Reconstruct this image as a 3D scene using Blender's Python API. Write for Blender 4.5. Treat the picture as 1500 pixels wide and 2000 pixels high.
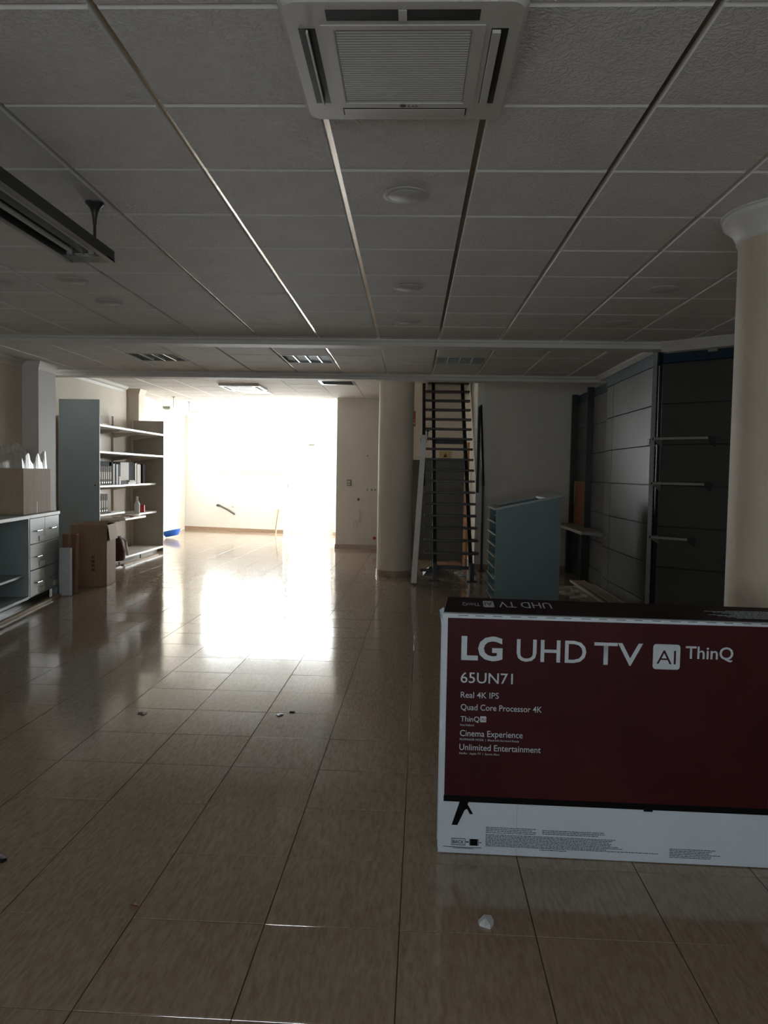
import bpy, math, random
from mathutils import Matrix, Vector
random.seed(7)
R = math.radians
scene = bpy.context.scene
COL = scene.collection
for o in list(bpy.data.objects):
    bpy.data.objects.remove(o)

# ------------------------------------------------------------------ camera
cam_d = bpy.data.cameras.new('camera')
cam = bpy.data.objects.new('camera', cam_d)
COL.objects.link(cam)
cam.matrix_world = (Matrix.Translation((0, 0, 1.51)) @ Matrix.Rotation(.035, 4, 'Z')
                    @ Matrix.Rotation(math.pi / 2 - .0496, 4, 'X') @ Matrix.Rotation(.0177, 4, 'Z'))
cam_d.sensor_fit = 'VERTICAL'
cam_d.sensor_height = 36
cam_d.lens = 1502.8 / 2000 * 36
cam_d.clip_start = .05
scene.camera = cam

# ------------------------------------------------------------------ world, lights, exposure
scene.view_settings.view_transform = 'Standard'
scene.view_settings.look = 'None'
scene.view_settings.gamma = 1
scene.view_settings.use_curve_mapping = False
scene.view_settings.exposure = 0.55
w = bpy.data.worlds.new('overcast_sky')
scene.world = w
w.use_nodes = True
w.node_tree.nodes['Background'].inputs[0].default_value = (.93, .97, 1, 1)
w.node_tree.nodes['Background'].inputs[1].default_value = 21.5

def area(name, loc, rot, sx, sy, energy=0, color=(1, 1, 1), portal=False):
    d = bpy.data.lights.new(name, 'AREA')
    d.shape = 'RECTANGLE'; d.size = sx; d.size_y = sy; d.energy = energy; d.color = color
    if portal: d.cycles.is_portal = True
    o = bpy.data.objects.new(name, d); COL.objects.link(o)
    o.location = loc; o.rotation_euler = rot
    return o
BA = Vector((-5.831, 19.601, 0)); BANG = R(-15.625)          # far wall corner and heading
def bw(t, out, z):                                           # point on the far wall: along, outwards, up
    return BA + Vector((math.cos(BANG), math.sin(BANG), 0)) * t + Vector((-math.sin(BANG), math.cos(BANG), 0)) * out + Vector((0, 0, z))
# daylight openings (sampling portals only, they emit nothing themselves)
area('daylight_far_window', bw(1.65, .3, 2.22), (R(-90), 0, BANG), 2.3, 1.4, portal=True)
area('daylight_far_door', bw(3.45, .3, 1.55), (R(-90), 0, BANG), 1.3, 2.9, portal=True)
area('daylight_side_window', (.75, 16.65, 1.5), (0, R(90), 0), 2.7, 2.2, portal=True)
# added lamp before the closed shutter, stands in for weak cool shop-window daylight
area('shop_window_stand_in', (-.6, -2.85, 1.45), (R(90), 0, 0), 5.6, 1.9, energy=42, color=(.82, .93, 1))

# ------------------------------------------------------------------ mesh helpers
class MB:
    def __init__(s): s.v = []; s.f = []
    def poly(s, pts, faces):
        n = len(s.v); s.v += [tuple(p) for p in pts]; s.f += [tuple(i + n for i in f) for f in faces]; return s
    def hexa(s, p):
        return s.poly(p, [(3, 2, 1, 0), (4, 5, 6, 7), (0, 1, 5, 4), (1, 2, 6, 5), (2, 3, 7, 6), (3, 0, 4, 7)])
    def box(s, x0, x1, y0, y1, z0, z1, M=None):
        p = [Vector(q) for q in ((x0, y0, z0), (x1, y0, z0), (x1, y1, z0), (x0, y1, z0), (x0, y0, z1), (x1, y0, z1), (x1, y1, z1), (x0, y1, z1))]
        if M is not None: p = [M @ q for q in p]
        return s.hexa(p)
    def bbox(s, x0, x1, y0, y1, z0, z1, b=.004, M=None):      # box with chamfered edges
        xs = (x0, x1); ys = (y0, y1); zs = (z0, z1); idx = {}; pts = []
        for i in (0, 1):
            for j in (0, 1):
                for k in (0, 1):
                    sx, sy, sz = (b if i == 0 else -b), (b if j == 0 else -b), (b if k == 0 else -b)
                    for a, q in enumerate(((xs[i], ys[j] + sy, zs[k] + sz), (xs[i] + sx, ys[j], zs[k] + sz), (xs[i] + sx, ys[j] + sy, zs[k]))):
                        idx[i, j, k, a] = len(pts); pts.append(Vector(q))
        F = []
        for i in (0, 1):
            f = [idx[i, 0, 0, 0], idx[i, 1, 0, 0], idx[i, 1, 1, 0], idx[i, 0, 1, 0]]; F.append(f if i else f[::-1])
            f = [idx[0, i, 0, 1], idx[0, i, 1, 1], idx[1, i, 1, 1], idx[1, i, 0, 1]]; F.append(f if i else f[::-1])
            f = [idx[0, 0, i, 2], idx[1, 0, i, 2], idx[1, 1, i, 2], idx[0, 1, i, 2]]; F.append(f if i else f[::-1])
        for i in (0, 1):
            for j in (0, 1):
                f = [idx[i, j, 0, 0], idx[i, j, 1, 0], idx[i, j, 1, 1], idx[i, j, 0, 1]]; F.append(f if i != j else f[::-1])
                f = [idx[i, 0, j, 0], idx[i, 1, j, 0], idx[i, 1, j, 2], idx[i, 0, j, 2]]; F.append(f if i == j else f[::-1])
                f = [idx[0, i, j, 1], idx[1, i, j, 1], idx[1, i, j, 2], idx[0, i, j, 2]]; F.append(f if i != j else f[::-1])
                for k in (0, 1):
                    f = [idx[i, j, k, 0], idx[i, j, k, 1], idx[i, j, k, 2]]; F.append(f if (i + j + k) % 2 else f[::-1])
        if M is not None: pts = [M @ q for q in pts]
        return s.poly(pts, F)
    def prism(s, pts, d):                                     # polygon (list of 3D) extruded by vector d
        n = len(pts); P = [Vector(p) for p in pts]; d = Vector(d)
        F = [tuple(range(n))[::-1], tuple(range(n, 2 * n))] + [(i, (i + 1) % n, n + (i + 1) % n, n + i) for i in range(n)]
        return s.poly(P + [p + d for p in P], F)
    def tube(s, path, r, n=8, caps=True):
        path = [Vector(p) for p in path]; rings = []
        for i, p in enumerate(path):
            a = path[max(i - 1, 0)]; b = path[min(i + 1, len(path) - 1)]
            t = (b - a).normalized(); up = Vector((0, 0, 1)) if abs(t.z) < .95 else Vector((1, 0, 0))
            u = t.cross(up).normalized(); v = u.cross(t)
            rr = r[i] if isinstance(r, (list, tuple)) else r
            rings.append([p + (u * math.cos(2 * math.pi * k / n) + v * math.sin(2 * math.pi * k / n)) * rr for k in range(n)])
        pts = [q for g in rings for q in g]; F = []
        for i in range(len(path) - 1):
            for k in range(n):
                a, b = i * n + k, i * n + (k + 1) % n
                F.append((a, a + n, b + n, b))
        if caps: F += [tuple(range(n)), tuple(range(len(pts) - n, len(pts)))[::-1]]
        return s.poly(pts, F)
    def bar(s, a, b, w, h, up=(0, 0, 1)):                     # rectangular bar from a to b
        a = Vector(a); b = Vector(b); t = (b - a).normalized(); u = Vector(up)
        sd = t.cross(u).normalized(); u = sd.cross(t)
        c = [(-1, -1), (1, -1), (1, 1), (-1, 1)]
        return s.hexa([a + sd * i * w / 2 + u * j * h / 2 for i, j in c] + [b + sd * i * w / 2 + u * j * h / 2 for i, j in c])
    def lathe(s, prof, c=(0, 0), n=32):
        pts = []; F = []
        for r, z in prof:
            pts += [(c[0] + r * math.cos(2 * math.pi * k / n), c[1] + r * math.sin(2 * math.pi * k / n), z) for k in range(n)]
        for i in range(len(prof) - 1):
            for k in range(n):
                a, b = i * n + k, i * n + (k + 1) % n
                F.append((a, b, b + n, a + n))
        F += [tuple(range(n))[::-1], tuple(range(len(pts) - n, len(pts)))]
        return s.poly(pts, F)

def mat_loc(p):
    return Matrix.Translation(p.location) @ p.rotation_euler.to_matrix().to_4x4()

def link(name, me, m, parent=None, world=True):
    o = bpy.data.objects.new(name, me); COL.objects.link(o)
    if m is not None and not me.materials: me.materials.append(m)
    if parent is not None:
        o.parent = parent
        if world: o.matrix_parent_inverse = PARW[parent.name].inverted()
    PARW[o.name] = PARW[parent.name] if (parent is not None and not world) else Matrix()
    return o
PARW = {}

def build(name, mb, m, parent=None, world=True, smooth=False):
    me = bpy.data.meshes.new(name); me.from_pydata([tuple(v) for v in mb.v], [], mb.f); me.validate(); me.update()
    if smooth:
        me.polygons.foreach_set('use_smooth', [True] * len(me.polygons))
        try: me.set_sharp_from_angle(angle=R(40))
        except Exception: pass
    return link(name, me, m, parent, world)

def tag(o, label=None, cat=None, group=None, kind=None):
    if label: o['label'] = label
    if cat: o['category'] = cat
    if group: o['group'] = group
    if kind: o['kind'] = kind
    return o

def thing(name, label, cat, loc=(0, 0, 0), rz=0, group=None):
    o = bpy.data.objects.new(name, None); COL.objects.link(o)
    o.empty_display_size = .1; o.location = loc; o.rotation_euler = (0, 0, rz)
    PARW[o.name] = Matrix.Translation(loc) @ Matrix.Rotation(rz, 4, 'Z')
    return tag(o, label, cat, group)

def struct(name, mb, m, label=None, smooth=False):
    return tag(build(name, mb, m, smooth=smooth), label, None, None, 'structure')

def copy_tree(o, parent=None):
    c = o.copy(); COL.objects.link(c); c.parent = parent
    if parent is not None: c.matrix_parent_inverse = o.matrix_parent_inverse.copy()
    PARW[c.name] = PARW.get(o.name, Matrix())
    for ch in list(o.children): copy_tree(ch, c)
    return c

# ------------------------------------------------------------------ materials
def mat(name, c, r=.5, metal=0, var=0., vscale=12, vstretch=(1, 1, 1), bump=0., bscale=60, bdist=.002, spec=.5, rvar=0, c2=None, emit=None, coat=0):
    m = bpy.data.materials.new(name); m.use_nodes = True; nt = m.node_tree; N = nt.nodes; L = nt.links
    b = N['Principled BSDF']; b.inputs['Roughness'].default_value = r; b.inputs['Metallic'].default_value = metal
    b.inputs['Specular IOR Level'].default_value = spec
    b.inputs['Base Color'].default_value = (*c, 1)
    if coat: b.inputs['Coat Weight'].default_value = coat
    tc = N.new('ShaderNodeTexCoord'); oi = N.new('ShaderNodeObjectInfo'); add = N.new('ShaderNodeVectorMath'); add.operation = 'MULTIPLY_ADD'
    cmb = N.new('ShaderNodeCombineXYZ')
    for k in range(3): L.new(oi.outputs['Random'], cmb.inputs[k])
    L.new(cmb.outputs[0], add.inputs[0]); add.inputs[1].default_value = (37, 53, 71); L.new(tc.outputs['Object'], add.inputs[2])
    mp = N.new('ShaderNodeMapping'); mp.inputs['Scale'].default_value = vstretch; L.new(add.outputs[0], mp.inputs[0])
    if var or c2:
        no = N.new('ShaderNodeTexNoise'); no.inputs['Scale'].default_value = vscale; no.inputs['Detail'].default_value = 6
        no.inputs['Roughness'].default_value = .65
        L.new(mp.outputs[0], no.inputs['Vector'])
        rp = N.new('ShaderNodeValToRGB'); L.new(no.outputs['Fac'], rp.inputs[0])
        lo = c2 if c2 else tuple(x * (1 - var) for x in c); hi = c if c2 else tuple(min(1, x * (1 + var * .6)) for x in c)
        rp.color_ramp.elements[0].position = .34; rp.color_ramp.elements[1].position = .62
        rp.color_ramp.elements[0].color = (*lo, 1); rp.color_ramp.elements[1].color = (*hi, 1)
        L.new(rp.outputs[0], b.inputs['Base Color'])
        if rvar:
            mr = N.new('ShaderNodeMapRange'); mr.inputs[3].default_value = r - rvar; mr.inputs[4].default_value = r + rvar
            L.new(no.outputs['Fac'], mr.inputs[0]); L.new(mr.outputs[0], b.inputs['Roughness'])
    if bump:
        nb = N.new('ShaderNodeTexNoise'); nb.inputs['Scale'].default_value = bscale; nb.inputs['Detail'].default_value = 4
        L.new(add.outputs[0], nb.inputs['Vector'])
        bp = N.new('ShaderNodeBump'); bp.inputs['Strength'].default_value = bump; bp.inputs['Distance'].default_value = bdist
        L.new(nb.outputs['Fac'], bp.inputs['Height']); L.new(bp.outputs[0], b.inputs['Normal'])
        m['bump_node'] = bp.name
    if emit:
        b.inputs['Emission Color'].default_value = (*emit[0], 1); b.inputs['Emission Strength'].default_value = emit[1]
    return m

def ceiling_mat():
    m = mat('stucco_ceiling_tile', (.70, .68, .655), .75, var=.05, vscale=5)
    nt = m.node_tree; N = nt.nodes; L = nt.links; b = N['Principled BSDF']
    add = [n for n in N if n.type == 'VECT_MATH'][0]
    n1 = N.new('ShaderNodeTexNoise'); n1.inputs['Scale'].default_value = 34; n1.inputs['Detail'].default_value = 5; n1.inputs['Distortion'].default_value = 1.6
    L.new(add.outputs[0], n1.inputs['Vector'])
    rp = N.new('ShaderNodeValToRGB'); rp.color_ramp.elements[0].position = .42; rp.color_ramp.elements[1].position = .6
    L.new(n1.outputs['Fac'], rp.inputs[0])
    bp = N.new('ShaderNodeBump'); bp.inputs['Strength'].default_value = .75; bp.inputs['Distance'].default_value = .006
    L.new(rp.outputs[0], bp.inputs['Height']); L.new(bp.outputs[0], b.inputs['Normal'])
    return m

def glass_mat(name, tint, gloss=.06):
    m = bpy.data.materials.new(name); m.use_nodes = True; nt = m.node_tree; nt.nodes.clear()
    o = nt.nodes.new('ShaderNodeOutputMaterial'); mx = nt.nodes.new('ShaderNodeMixShader'); mx.inputs[0].default_value = gloss
    t = nt.nodes.new('ShaderNodeBsdfTransparent'); t.inputs[0].default_value = (*tint, 1)
    g = nt.nodes.new('ShaderNodeBsdfGlossy'); g.inputs['Roughness'].default_value = .03
    nt.links.new(t.outputs[0], mx.inputs[1]); nt.links.new(g.outputs[0], mx.inputs[2]); nt.links.new(mx.outputs[0], o.inputs[0])
    return m

M = {}
M['cream'] = mat('cream_wall_paint', (.72, .645, .54), .7, var=.04, vscale=2, bump=.08, bscale=90)
M['white'] = mat('white_wall_paint', (.86, .845, .82), .7, var=.03, vscale=2, bump=.06, bscale=90)
M['pale'] = mat('pale_wall_paint', (.78, .74, .675), .7, var=.04, vscale=2, bump=.06, bscale=90)
M['trim'] = mat('plaster_trim', (.68, .665, .64), .6)
M['skirt'] = mat('skirting_tile', (.42, .29, .21), .3, var=.2, vscale=25, vstretch=(3, 3, 1))
M['floor'] = mat('polished_stone_tile', (.43, .335, .25), .10, vscale=13, vstretch=(5.5, 1, 1), c2=(.31, .225, .16), rvar=.03, bump=.13, bscale=30, bdist=.002)
M['grout'] = mat('floor_grout', (.07, .05, .038), .7)
M['ceil'] = ceiling_mat()
M['tile_edge'] = mat('lit_tile_edge', (.88, .88, .87), .6)  # paler than the tile face: window light on the chamfers, put into the colour
M['ceil_smooth'] = mat('ceiling_backing', (.30, .28, .26), .8)
M['rail'] = mat('aluminium_ceiling_rail', (.62, .56, .5), .22, metal=1, bump=.08, bscale=14)
M['rail_white'] = mat('white_ceiling_rail', (.6, .57, .53), .5)
M['ac'] = mat('air_conditioner_plastic', (.60, .585, .55), .42, var=.04, vscale=3)
M['black'] = mat('black_void', (.006, .006, .006), .6)
M['acgrey'] = mat('grille_grey_plastic', (.33, .34, .32), .5)
M['steel'] = mat('dark_painted_steel', (.035, .038, .037), .35)
M['alu'] = mat('brushed_aluminium', (.52, .52, .5), .28, metal=1)
M['lampgrey'] = mat('lamp_reflector_grey', (.33, .34, .33), .3, metal=.6)
M['tube'] = mat('fluorescent_tube_glass', (.55, .55, .53), .2)
M['cover'] = mat('ceiling_cover_plastic', (.56, .545, .52), .6)
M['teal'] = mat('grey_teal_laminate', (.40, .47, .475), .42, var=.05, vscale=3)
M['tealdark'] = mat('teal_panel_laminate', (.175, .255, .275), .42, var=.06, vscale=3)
M['lightlam'] = mat('pale_grey_laminate', (.47, .5, .49), .4)
M['shelfwhite'] = mat('white_shelf_enamel', (.78, .75, .7), .35)
M['shelfcream'] = mat('cream_shelf_enamel', (.62, .55, .46), .45)
M['shelfside'] = mat('grey_shelf_side', (.36, .325, .28), .5, var=.04, vscale=3)
M['shelfsideblue'] = mat('blue_grey_shelf_side', (.33, .39, .41), .45, var=.04, vscale=3)
M['card'] = mat('brown_cardboard', (.33, .205, .12), .75, var=.12, vscale=7, vstretch=(3, 3, .6))
M['cardlight'] = mat('pale_cardboard', (.50, .39, .28), .75, var=.1, vscale=7, vstretch=(3, 3, .6))
M['cardred'] = mat('reddish_cardboard', (.26, .125, .075), .7, var=.1, vscale=8)
M['whitecard'] = mat('white_card', (.62, .66, .66), .6, var=.05, vscale=10)
M['ink'] = mat('black_print', (.012, .012, .013), .5)
M['inkbrown'] = mat('brown_print', (.10, .06, .04), .6)
M['binder_black'] = mat('black_binder', (.010, .010, .012), .75, spec=.15)
M['binder_grey'] = mat('marbled_grey_binder', (.17, .145, .115), .7, var=.35, vscale=60, spec=.2)
M['paper'] = mat('white_paper', (.75, .73, .7), .6)
M['navy'] = mat('dark_blue_book', (.02, .03, .045), .7, spec=.2)
M['beige'] = mat('beige_card', (.45, .39, .32), .6)
M['red'] = mat('red_plastic', (.45, .02, .02), .35)
M['maroon'] = mat('maroon_cloth', (.06, .012, .014), .8, var=.3, vscale=20, bump=.3, bscale=30)
M['blue'] = mat('blue_plastic', (.01, .10, .45), .3)
M['wood'] = mat('pale_wood', (.48, .34, .21), .5, var=.25, vscale=10, vstretch=(8, 8, 1))
M['doorwood'] = mat('orange_door_wood', (.50, .23, .08), .4, var=.25, vscale=6, vstretch=(8, 8, 1))
M['orangeboard'] = mat('orange_brown_board', (.27, .095, .03), .5, var=.1, vscale=6)
M['tread'] = mat('dark_stained_tread', (.035, .024, .018), .38, var=.3, vscale=8, vstretch=(1, 8, 1))
M['iron'] = mat('black_iron', (.012, .012, .013), .45)
M['greyboard'] = mat('dark_grey_board', (.115, .11, .1), .5, var=.1, vscale=2)
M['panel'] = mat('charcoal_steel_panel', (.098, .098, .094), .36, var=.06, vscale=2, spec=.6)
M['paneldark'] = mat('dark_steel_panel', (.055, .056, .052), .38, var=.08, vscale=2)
M['fascia'] = mat('navy_blue_fascia', (.01, .035, .075), .4)
M['upright'] = mat('grey_upright_steel', (.22, .22, .21), .45, metal=.2)
M['bracket'] = mat('pale_grey_bracket', (.36, .35, .33), .4, metal=.2)
M['tvwhite'] = mat('white_printed_carton', (.58, .65, .71), .5, var=.03, vscale=4)
M['tvred'] = mat('maroon_printed_carton', (.052, .0065, .0085), .5, var=.25, vscale=1.3, spec=.15)
M['tvtop'] = mat('dark_maroon_carton_top', (.016, .004, .006), .5, spec=.2)
M['tvprint'] = mat('pale_grey_print', (.54, .60, .63), .5)
M['tvblack'] = mat('black_carton_print', (.003, .003, .004), .6, spec=.1)
M['plastic'] = mat('switch_plastic', (.7, .7, .66), .4)
M['green'] = mat('grey_green_plate', (.22, .25, .2), .4)
M['yellow'] = mat('pale_yellow_sign', (.6, .48, .24), .5)
M['glass'] = glass_mat('clear_glass', (.97, .985, .98))
M['pipe'] = mat('grey_pipe_plastic', (.10, .10, .095), .5)
M['street'] = mat('pavement_concrete', (.45, .44, .42), .8, var=.1, vscale=3)
def bag_mat():
    m = bpy.data.materials.new('clear_plastic_bag'); m.use_nodes = True; nt = m.node_tree; N = nt.nodes; L = nt.links
    b = N['Principled BSDF']; b.inputs['Base Color'].default_value = (.8, .78, .74, 1); b.inputs['Roughness'].default_value = .25
    t = N.new('ShaderNodeBsdfTransparent'); mx = N.new('ShaderNodeMixShader'); mx.inputs[0].default_value = .42
    L.new(t.outputs[0], mx.inputs[1]); L.new(b.outputs[0], mx.inputs[2]); L.new(mx.outputs[0], N['Material Output'].inputs[0])
    return m
M['bag'] = bag_mat()

# ------------------------------------------------------------------ room shell
CZ, CR = 2.851, 3.0                                          # ceiling heights: main hall, rear hall
struct('wall_left', MB().box(-5.1, -4.94, -3, 9.62, 0, 3.0), M['cream'])
struct('wall_left_rear', MB().box(-5.42, -5.25, 10.1, 14.0, 0, 3.1).hexa([(-5.45, 14.0, 0), (-5.28, 14.0, 0), (-5.83, 19.75, 0), (-6.0, 19.75, 0), (-5.45, 14.0, 3.1), (-5.28, 14.0, 3.1), (-5.83, 19.75, 3.1), (-6.0, 19.75, 3.1)]), M['cream'])
def pilaster(n, x0, x1, y0, y1, zt, m):
    mb = MB().bbox(x0, x1, y0, y1, 0, zt - .09, .006)
    mb.prism([(x1 - .01, y0 + .0, zt - .1), (x1 + .015, y0 - .015, zt - .06), (x1 + .05, y0 - .05, zt), (x0, y0 - .05, zt), (x0, y0, zt - .1)], (0, .0001, 0))
    mb.hexa([(x0, y0 - .002, zt - .1), (x1 + .002, y0 - .002, zt - .1), (x1 + .002, y1, zt - .1), (x0, y1, zt - .1), (x0, y0 - .05, zt), (x1 + .05, y0 - .05, zt), (x1 + .05, y1, zt), (x0, y1, zt)])
    return struct('trim_%d' % n, mb, m)
pilaster(1, -5.42, -4.735, 9.62, 10.1, CZ, M['trim'])
pilaster(2, -5.45, -5.09, 14.2, 14.5, CR, M['cream'])
# coving where the left walls meet the ceilings
struct('trim_3', MB().prism([(-4.94, -3, CZ), (-4.87, -3, CZ), (-4.89, -3, CZ - .03), (-4.925, -3, CZ - .05), (-4.94, -3, CZ - .09)], (0, 12.6, 0)), M['trim'])
struct('trim_4', MB().prism([(-5.25, 10.65, CR), (-5.18, 10.65, CR), (-5.2, 10.65, CR - .03), (-5.235, 10.65, CR - .05), (-5.25, 10.65, CR - .09)], (0, 3.3, 0)), M['trim'])

# far wall with a window over a parapet and a glazed door, oblique to the hall
WM = Matrix.Translation(BA) @ Matrix.Rotation(BANG, 4, 'Z')
wb = MB()
for x0, x1, z0, z1 in ((-.35, .5, 0, 3.1), (.5, 2.8, 0, 1.5), (.5, 2.8, 2.95, 3.1), (2.8, 4.12, 2.95, 3.1), (4.12, 6.9, 0, 3.1)):
    wb.box(x0, x1, 0, .2, z0, z1, WM)
struct('wall_back', wb, M['white'])
fr = MB()
for x0, x1, z0, z1 in ((.5, .55, 1.5, 2.95), (1.62, 1.68, 1.55, 2.9), (2.75, 2.8, 1.5, 2.95), (.55, 2.75, 1.5, 1.55), (.55, 2.75, 2.9, 2.95)):
    fr.box(x0, x1, .06, .12, z0, z1, WM)
win = struct('window_1', fr, M['white'])
build('pane', MB().box(.55, 1.62, .088, .094, 1.55, 2.9, WM), M['glass'], win)
build('pane', MB().box(1.68, 2.75, .088, .094, 1.55, 2.9, WM), M['glass'], win)
build('window_sill', MB().bbox(.45, 2.85, -.03, .06, 1.46, 1.5, .005, WM), M['white'], win)
fr = MB()
for x0, x1, z0, z1 in ((2.8, 2.86, .0, 2.95), (4.06, 4.12, .0, 2.95), (2.86, 4.06, 2.15, 2.21), (2.86, 4.06, 2.9, 2.95), (2.86, 4.06, 0, .03)):
    fr.box(x0, x1, .06, .12, z0, z1, WM)
door = struct('door_1', fr, M['white'])
leaf = MB()
for x0, x1, z0, z1 in ((2.86, 2.94, .03, 2.15), (3.98, 4.06, .03, 2.15), (2.94, 3.98, 2.07, 2.15), (2.94, 3.98, .03, .13)):
    leaf.box(x0, x1, .07, .11, z0, z1, WM)
lf = build('door_leaf', leaf, M['white'], door)
build('pane', MB().box(2.94, 3.98, .087, .093, .13, 2.07, WM), M['glass'], door)
build('pane', MB().box(2.86, 4.06, .087, .093, 2.21, 2.9, WM), M['glass'], door)
build('lock', MB().bbox(2.885, 2.915, .04, .07, 1.12, 1.2, .004, WM), M['alu'], lf)
build('door_closer', MB().bbox(3.44, 3.6, .03, .07, 2.16, 2.21, .005, WM).bar(WM @ Vector((3.44, .05, 2.19)), WM @ Vector((3.28, .0, 2.22)), .012, .01), M['alu'], lf)
struct('trim_5', MB().bbox(-.3, -.02, -.26, .02, 0, 3.0, .006, WM), M['white'])      # corner pier
struct('baseboard_back', MB().box(-.0, 2.8, -.012, 0, 0, .08, WM).box(4.12, 6.8, -.012, 0, 0, .08, WM), M['skirt'])
struct('baseboard_left_rear', MB().box(-5.25, -5.238, 10.12, 13.97, 0, .08), M['skirt'])
# end wall of the rear bay, out of the photograph's view: the large side window that lights the bay
struct('wall_right_bay', MB().box(.6, .75, 15.48, 15.6, 0, 3.1).box(.6, .75, 17.7, 18.3, 0, 3.1).box(.6, .75, 15.6, 17.7, 0, .25).box(.6, .75, 15.6, 17.7, 2.9, 3.1), M['white'])
fr = MB()
for y0, y1, z0, z1 in ((15.6, 15.66, .25, 2.9), (16.62, 16.68, .31, 2.84), (17.64, 17.7, .25, 2.9), (15.66, 17.64, .25, .31), (15.66, 17.64, 2.84, 2.9)):
    fr.box(.65, .71, y0, y1, z0, z1)
win = struct('window_2', fr, M['white'])
build('pane', MB().box(.677, .683, 15.66, 16.62, .31, 2.84), M['glass'], win)
build('pane', MB().box(.677, .683, 16.68, 17.64, .31, 2.84), M['glass'], win)
# partition and stairwell walls
struct('wall_partition', MB().box(-1.5, 1.03, 15.33, 15.48, 0, 3.9), M['pale'])
struct('baseboard_partition', MB().box(-1.515, 1.03, 15.315, 15.33, 0, .085).box(-1.515, -1.5, 15.315, 15.49, 0, .085), M['skirt'])
struct('wall_stair', MB().box(1.03, 1.13, 12.4, 15.48, 0, 3.9), M['white'])
struct('wall_right_rear', MB().box(1.13, 2.9, 12.4, 12.55, 0, 3.1), M['pale'])
struct('baseboard_right_rear', MB().box(1.02, 2.6, 12.388, 12.4, 0, .08), M['skirt'])
struct('wall_right', MB().box(2.75, 2.9, 7.82, 12.4, 0, 3.1)
       .hexa([(2.75, 7.82, 0), (3.95, 6.78, 0), (4.05, 6.88, 0), (2.85, 7.92, 0), (2.75, 7.82, 3.0), (3.95, 6.78, 3.0), (4.05, 6.88, 3.0), (2.85, 7.92, 3.0)])
       .box(3.95, 4.1, -3, 6.88, 0, 3.0), M['pale'])
struct('wall_front', MB().box(-4.94, -3.5, -3.15, -3, 0, 3).box(2.3, 3.95, -3.15, -3, 0, 3).box(-3.5, 2.3, -3.15, -3, 0, .45).box(-3.5, 2.3, -3.15, -3, 2.45, 3), M['cream'])
fr = MB()
for k in range(5):
    fr.box(-3.5 + k * 1.435, -3.44 + k * 1.435, -3.1, -3.04, .45, 2.45)
fr.box(-3.44, 2.3, -3.1, -3.04, .45, .51).box(-3.44, 2.3, -3.1, -3.04, 2.39, 2.45)
win = struct('window_3', fr, M['alu'])
for k in range(4):
    build('pane', MB().box(-3.44 + k * 1.435, -2.065 + k * 1.435, -3.075, -3.069, .51, 2.39), M['glass'], win)
for k in range(16):  # unseen slats, added fully closed to keep the strong sky light out
    build('sky_block_slat', MB().bbox(-3.5, 2.3, -3.14, -3.12, .45 + k * .125, .57 + k * .125, .004), M['alu'], win)

# ceilings -----------------------------------------------------------------
ceil = struct('ceiling', MB().box(-5.1, 4.1, -3.1, 10.42, 2.905, 2.98).box(-4.94, 3.95, -3, .471, CZ, 2.905), M['ceil_smooth'])
def tile_mesh(name, sx, sy, t=.02, ch=.007):
    a, b = sx / 2, sy / 2
    mb = MB(); P = []
    for (u, v, z) in ((a, b, t), (a, b, ch), (a - .003, b - ch * 1.9, 0)):
        P += [(-u, -v, z), (u, -v, z), (u, v, z), (-u, v, z)]
    F = [(0, 1, 2, 3), (11, 10, 9, 8)]
    for g in (0, 4):
        for k in range(4): F.append((g + k, g + 4 + k, g + 4 + (k + 1) % 4, g + (k + 1) % 4))
    mb.poly(P, F); me = bpy.data.meshes.new(name); me.from_pydata(mb.v, [], mb.f); me.update(); me.materials.append(M['ceil']); me.materials.append(M['tile_edge']); me.polygons.foreach_set('material_index', [0, 0] + [1] * (len(me.polygons) - 2)); return me
TM = tile_mesh('ceiling_tile', .574, .5985)
TM_REAR = tile_mesh('ceiling_tile_rear', .588, .5985)
TM_CUT = tile_mesh('ceiling_tile_cut', .574, .345)
LX, LY = -.3555, 1.6712
skip = {(0, 1), (-5, 12), (-2, 12), (1, 12)}
def in_room(x, y):
    if x < -5.0 or x > 3.95 or y > 10.45: return False
    if y > 7.6 and x > 2.75: return False
    if 6.6 < y <= 7.7 and x > 2.75 + (7.66 - y) * 1.153 + .12: return False
    return True
for i in range(-8, 8):
    for j in range(-2, 15):
        x, y = LX + .6 * i + .3, LY + .6 * j + .3
        if (i, j) in skip or not (in_room(x - .25, y - .29) or in_room(x + .2, y - .29)): continue
        if j == 14: y = 10.245
        o = link('ceiling_tile', TM_CUT if j == 14 else TM, None, ceil)
        o.location = (x, y, CZ + random.uniform(-.001, .0015)); o.rotation_euler = (random.gauss(0, .0012), random.gauss(0, .0015), 0)
for i in range(-7, 8):
    x = LX + .6 * i
    ye = 10.42 if x < 2.6 else 7.5 - (x - 2.75) * .87
    build('ceiling_rail', MB().box(x - .0165, x + .0165, .471, ye, CZ + .014, CZ + .03), M['rail'], ceil)
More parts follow.
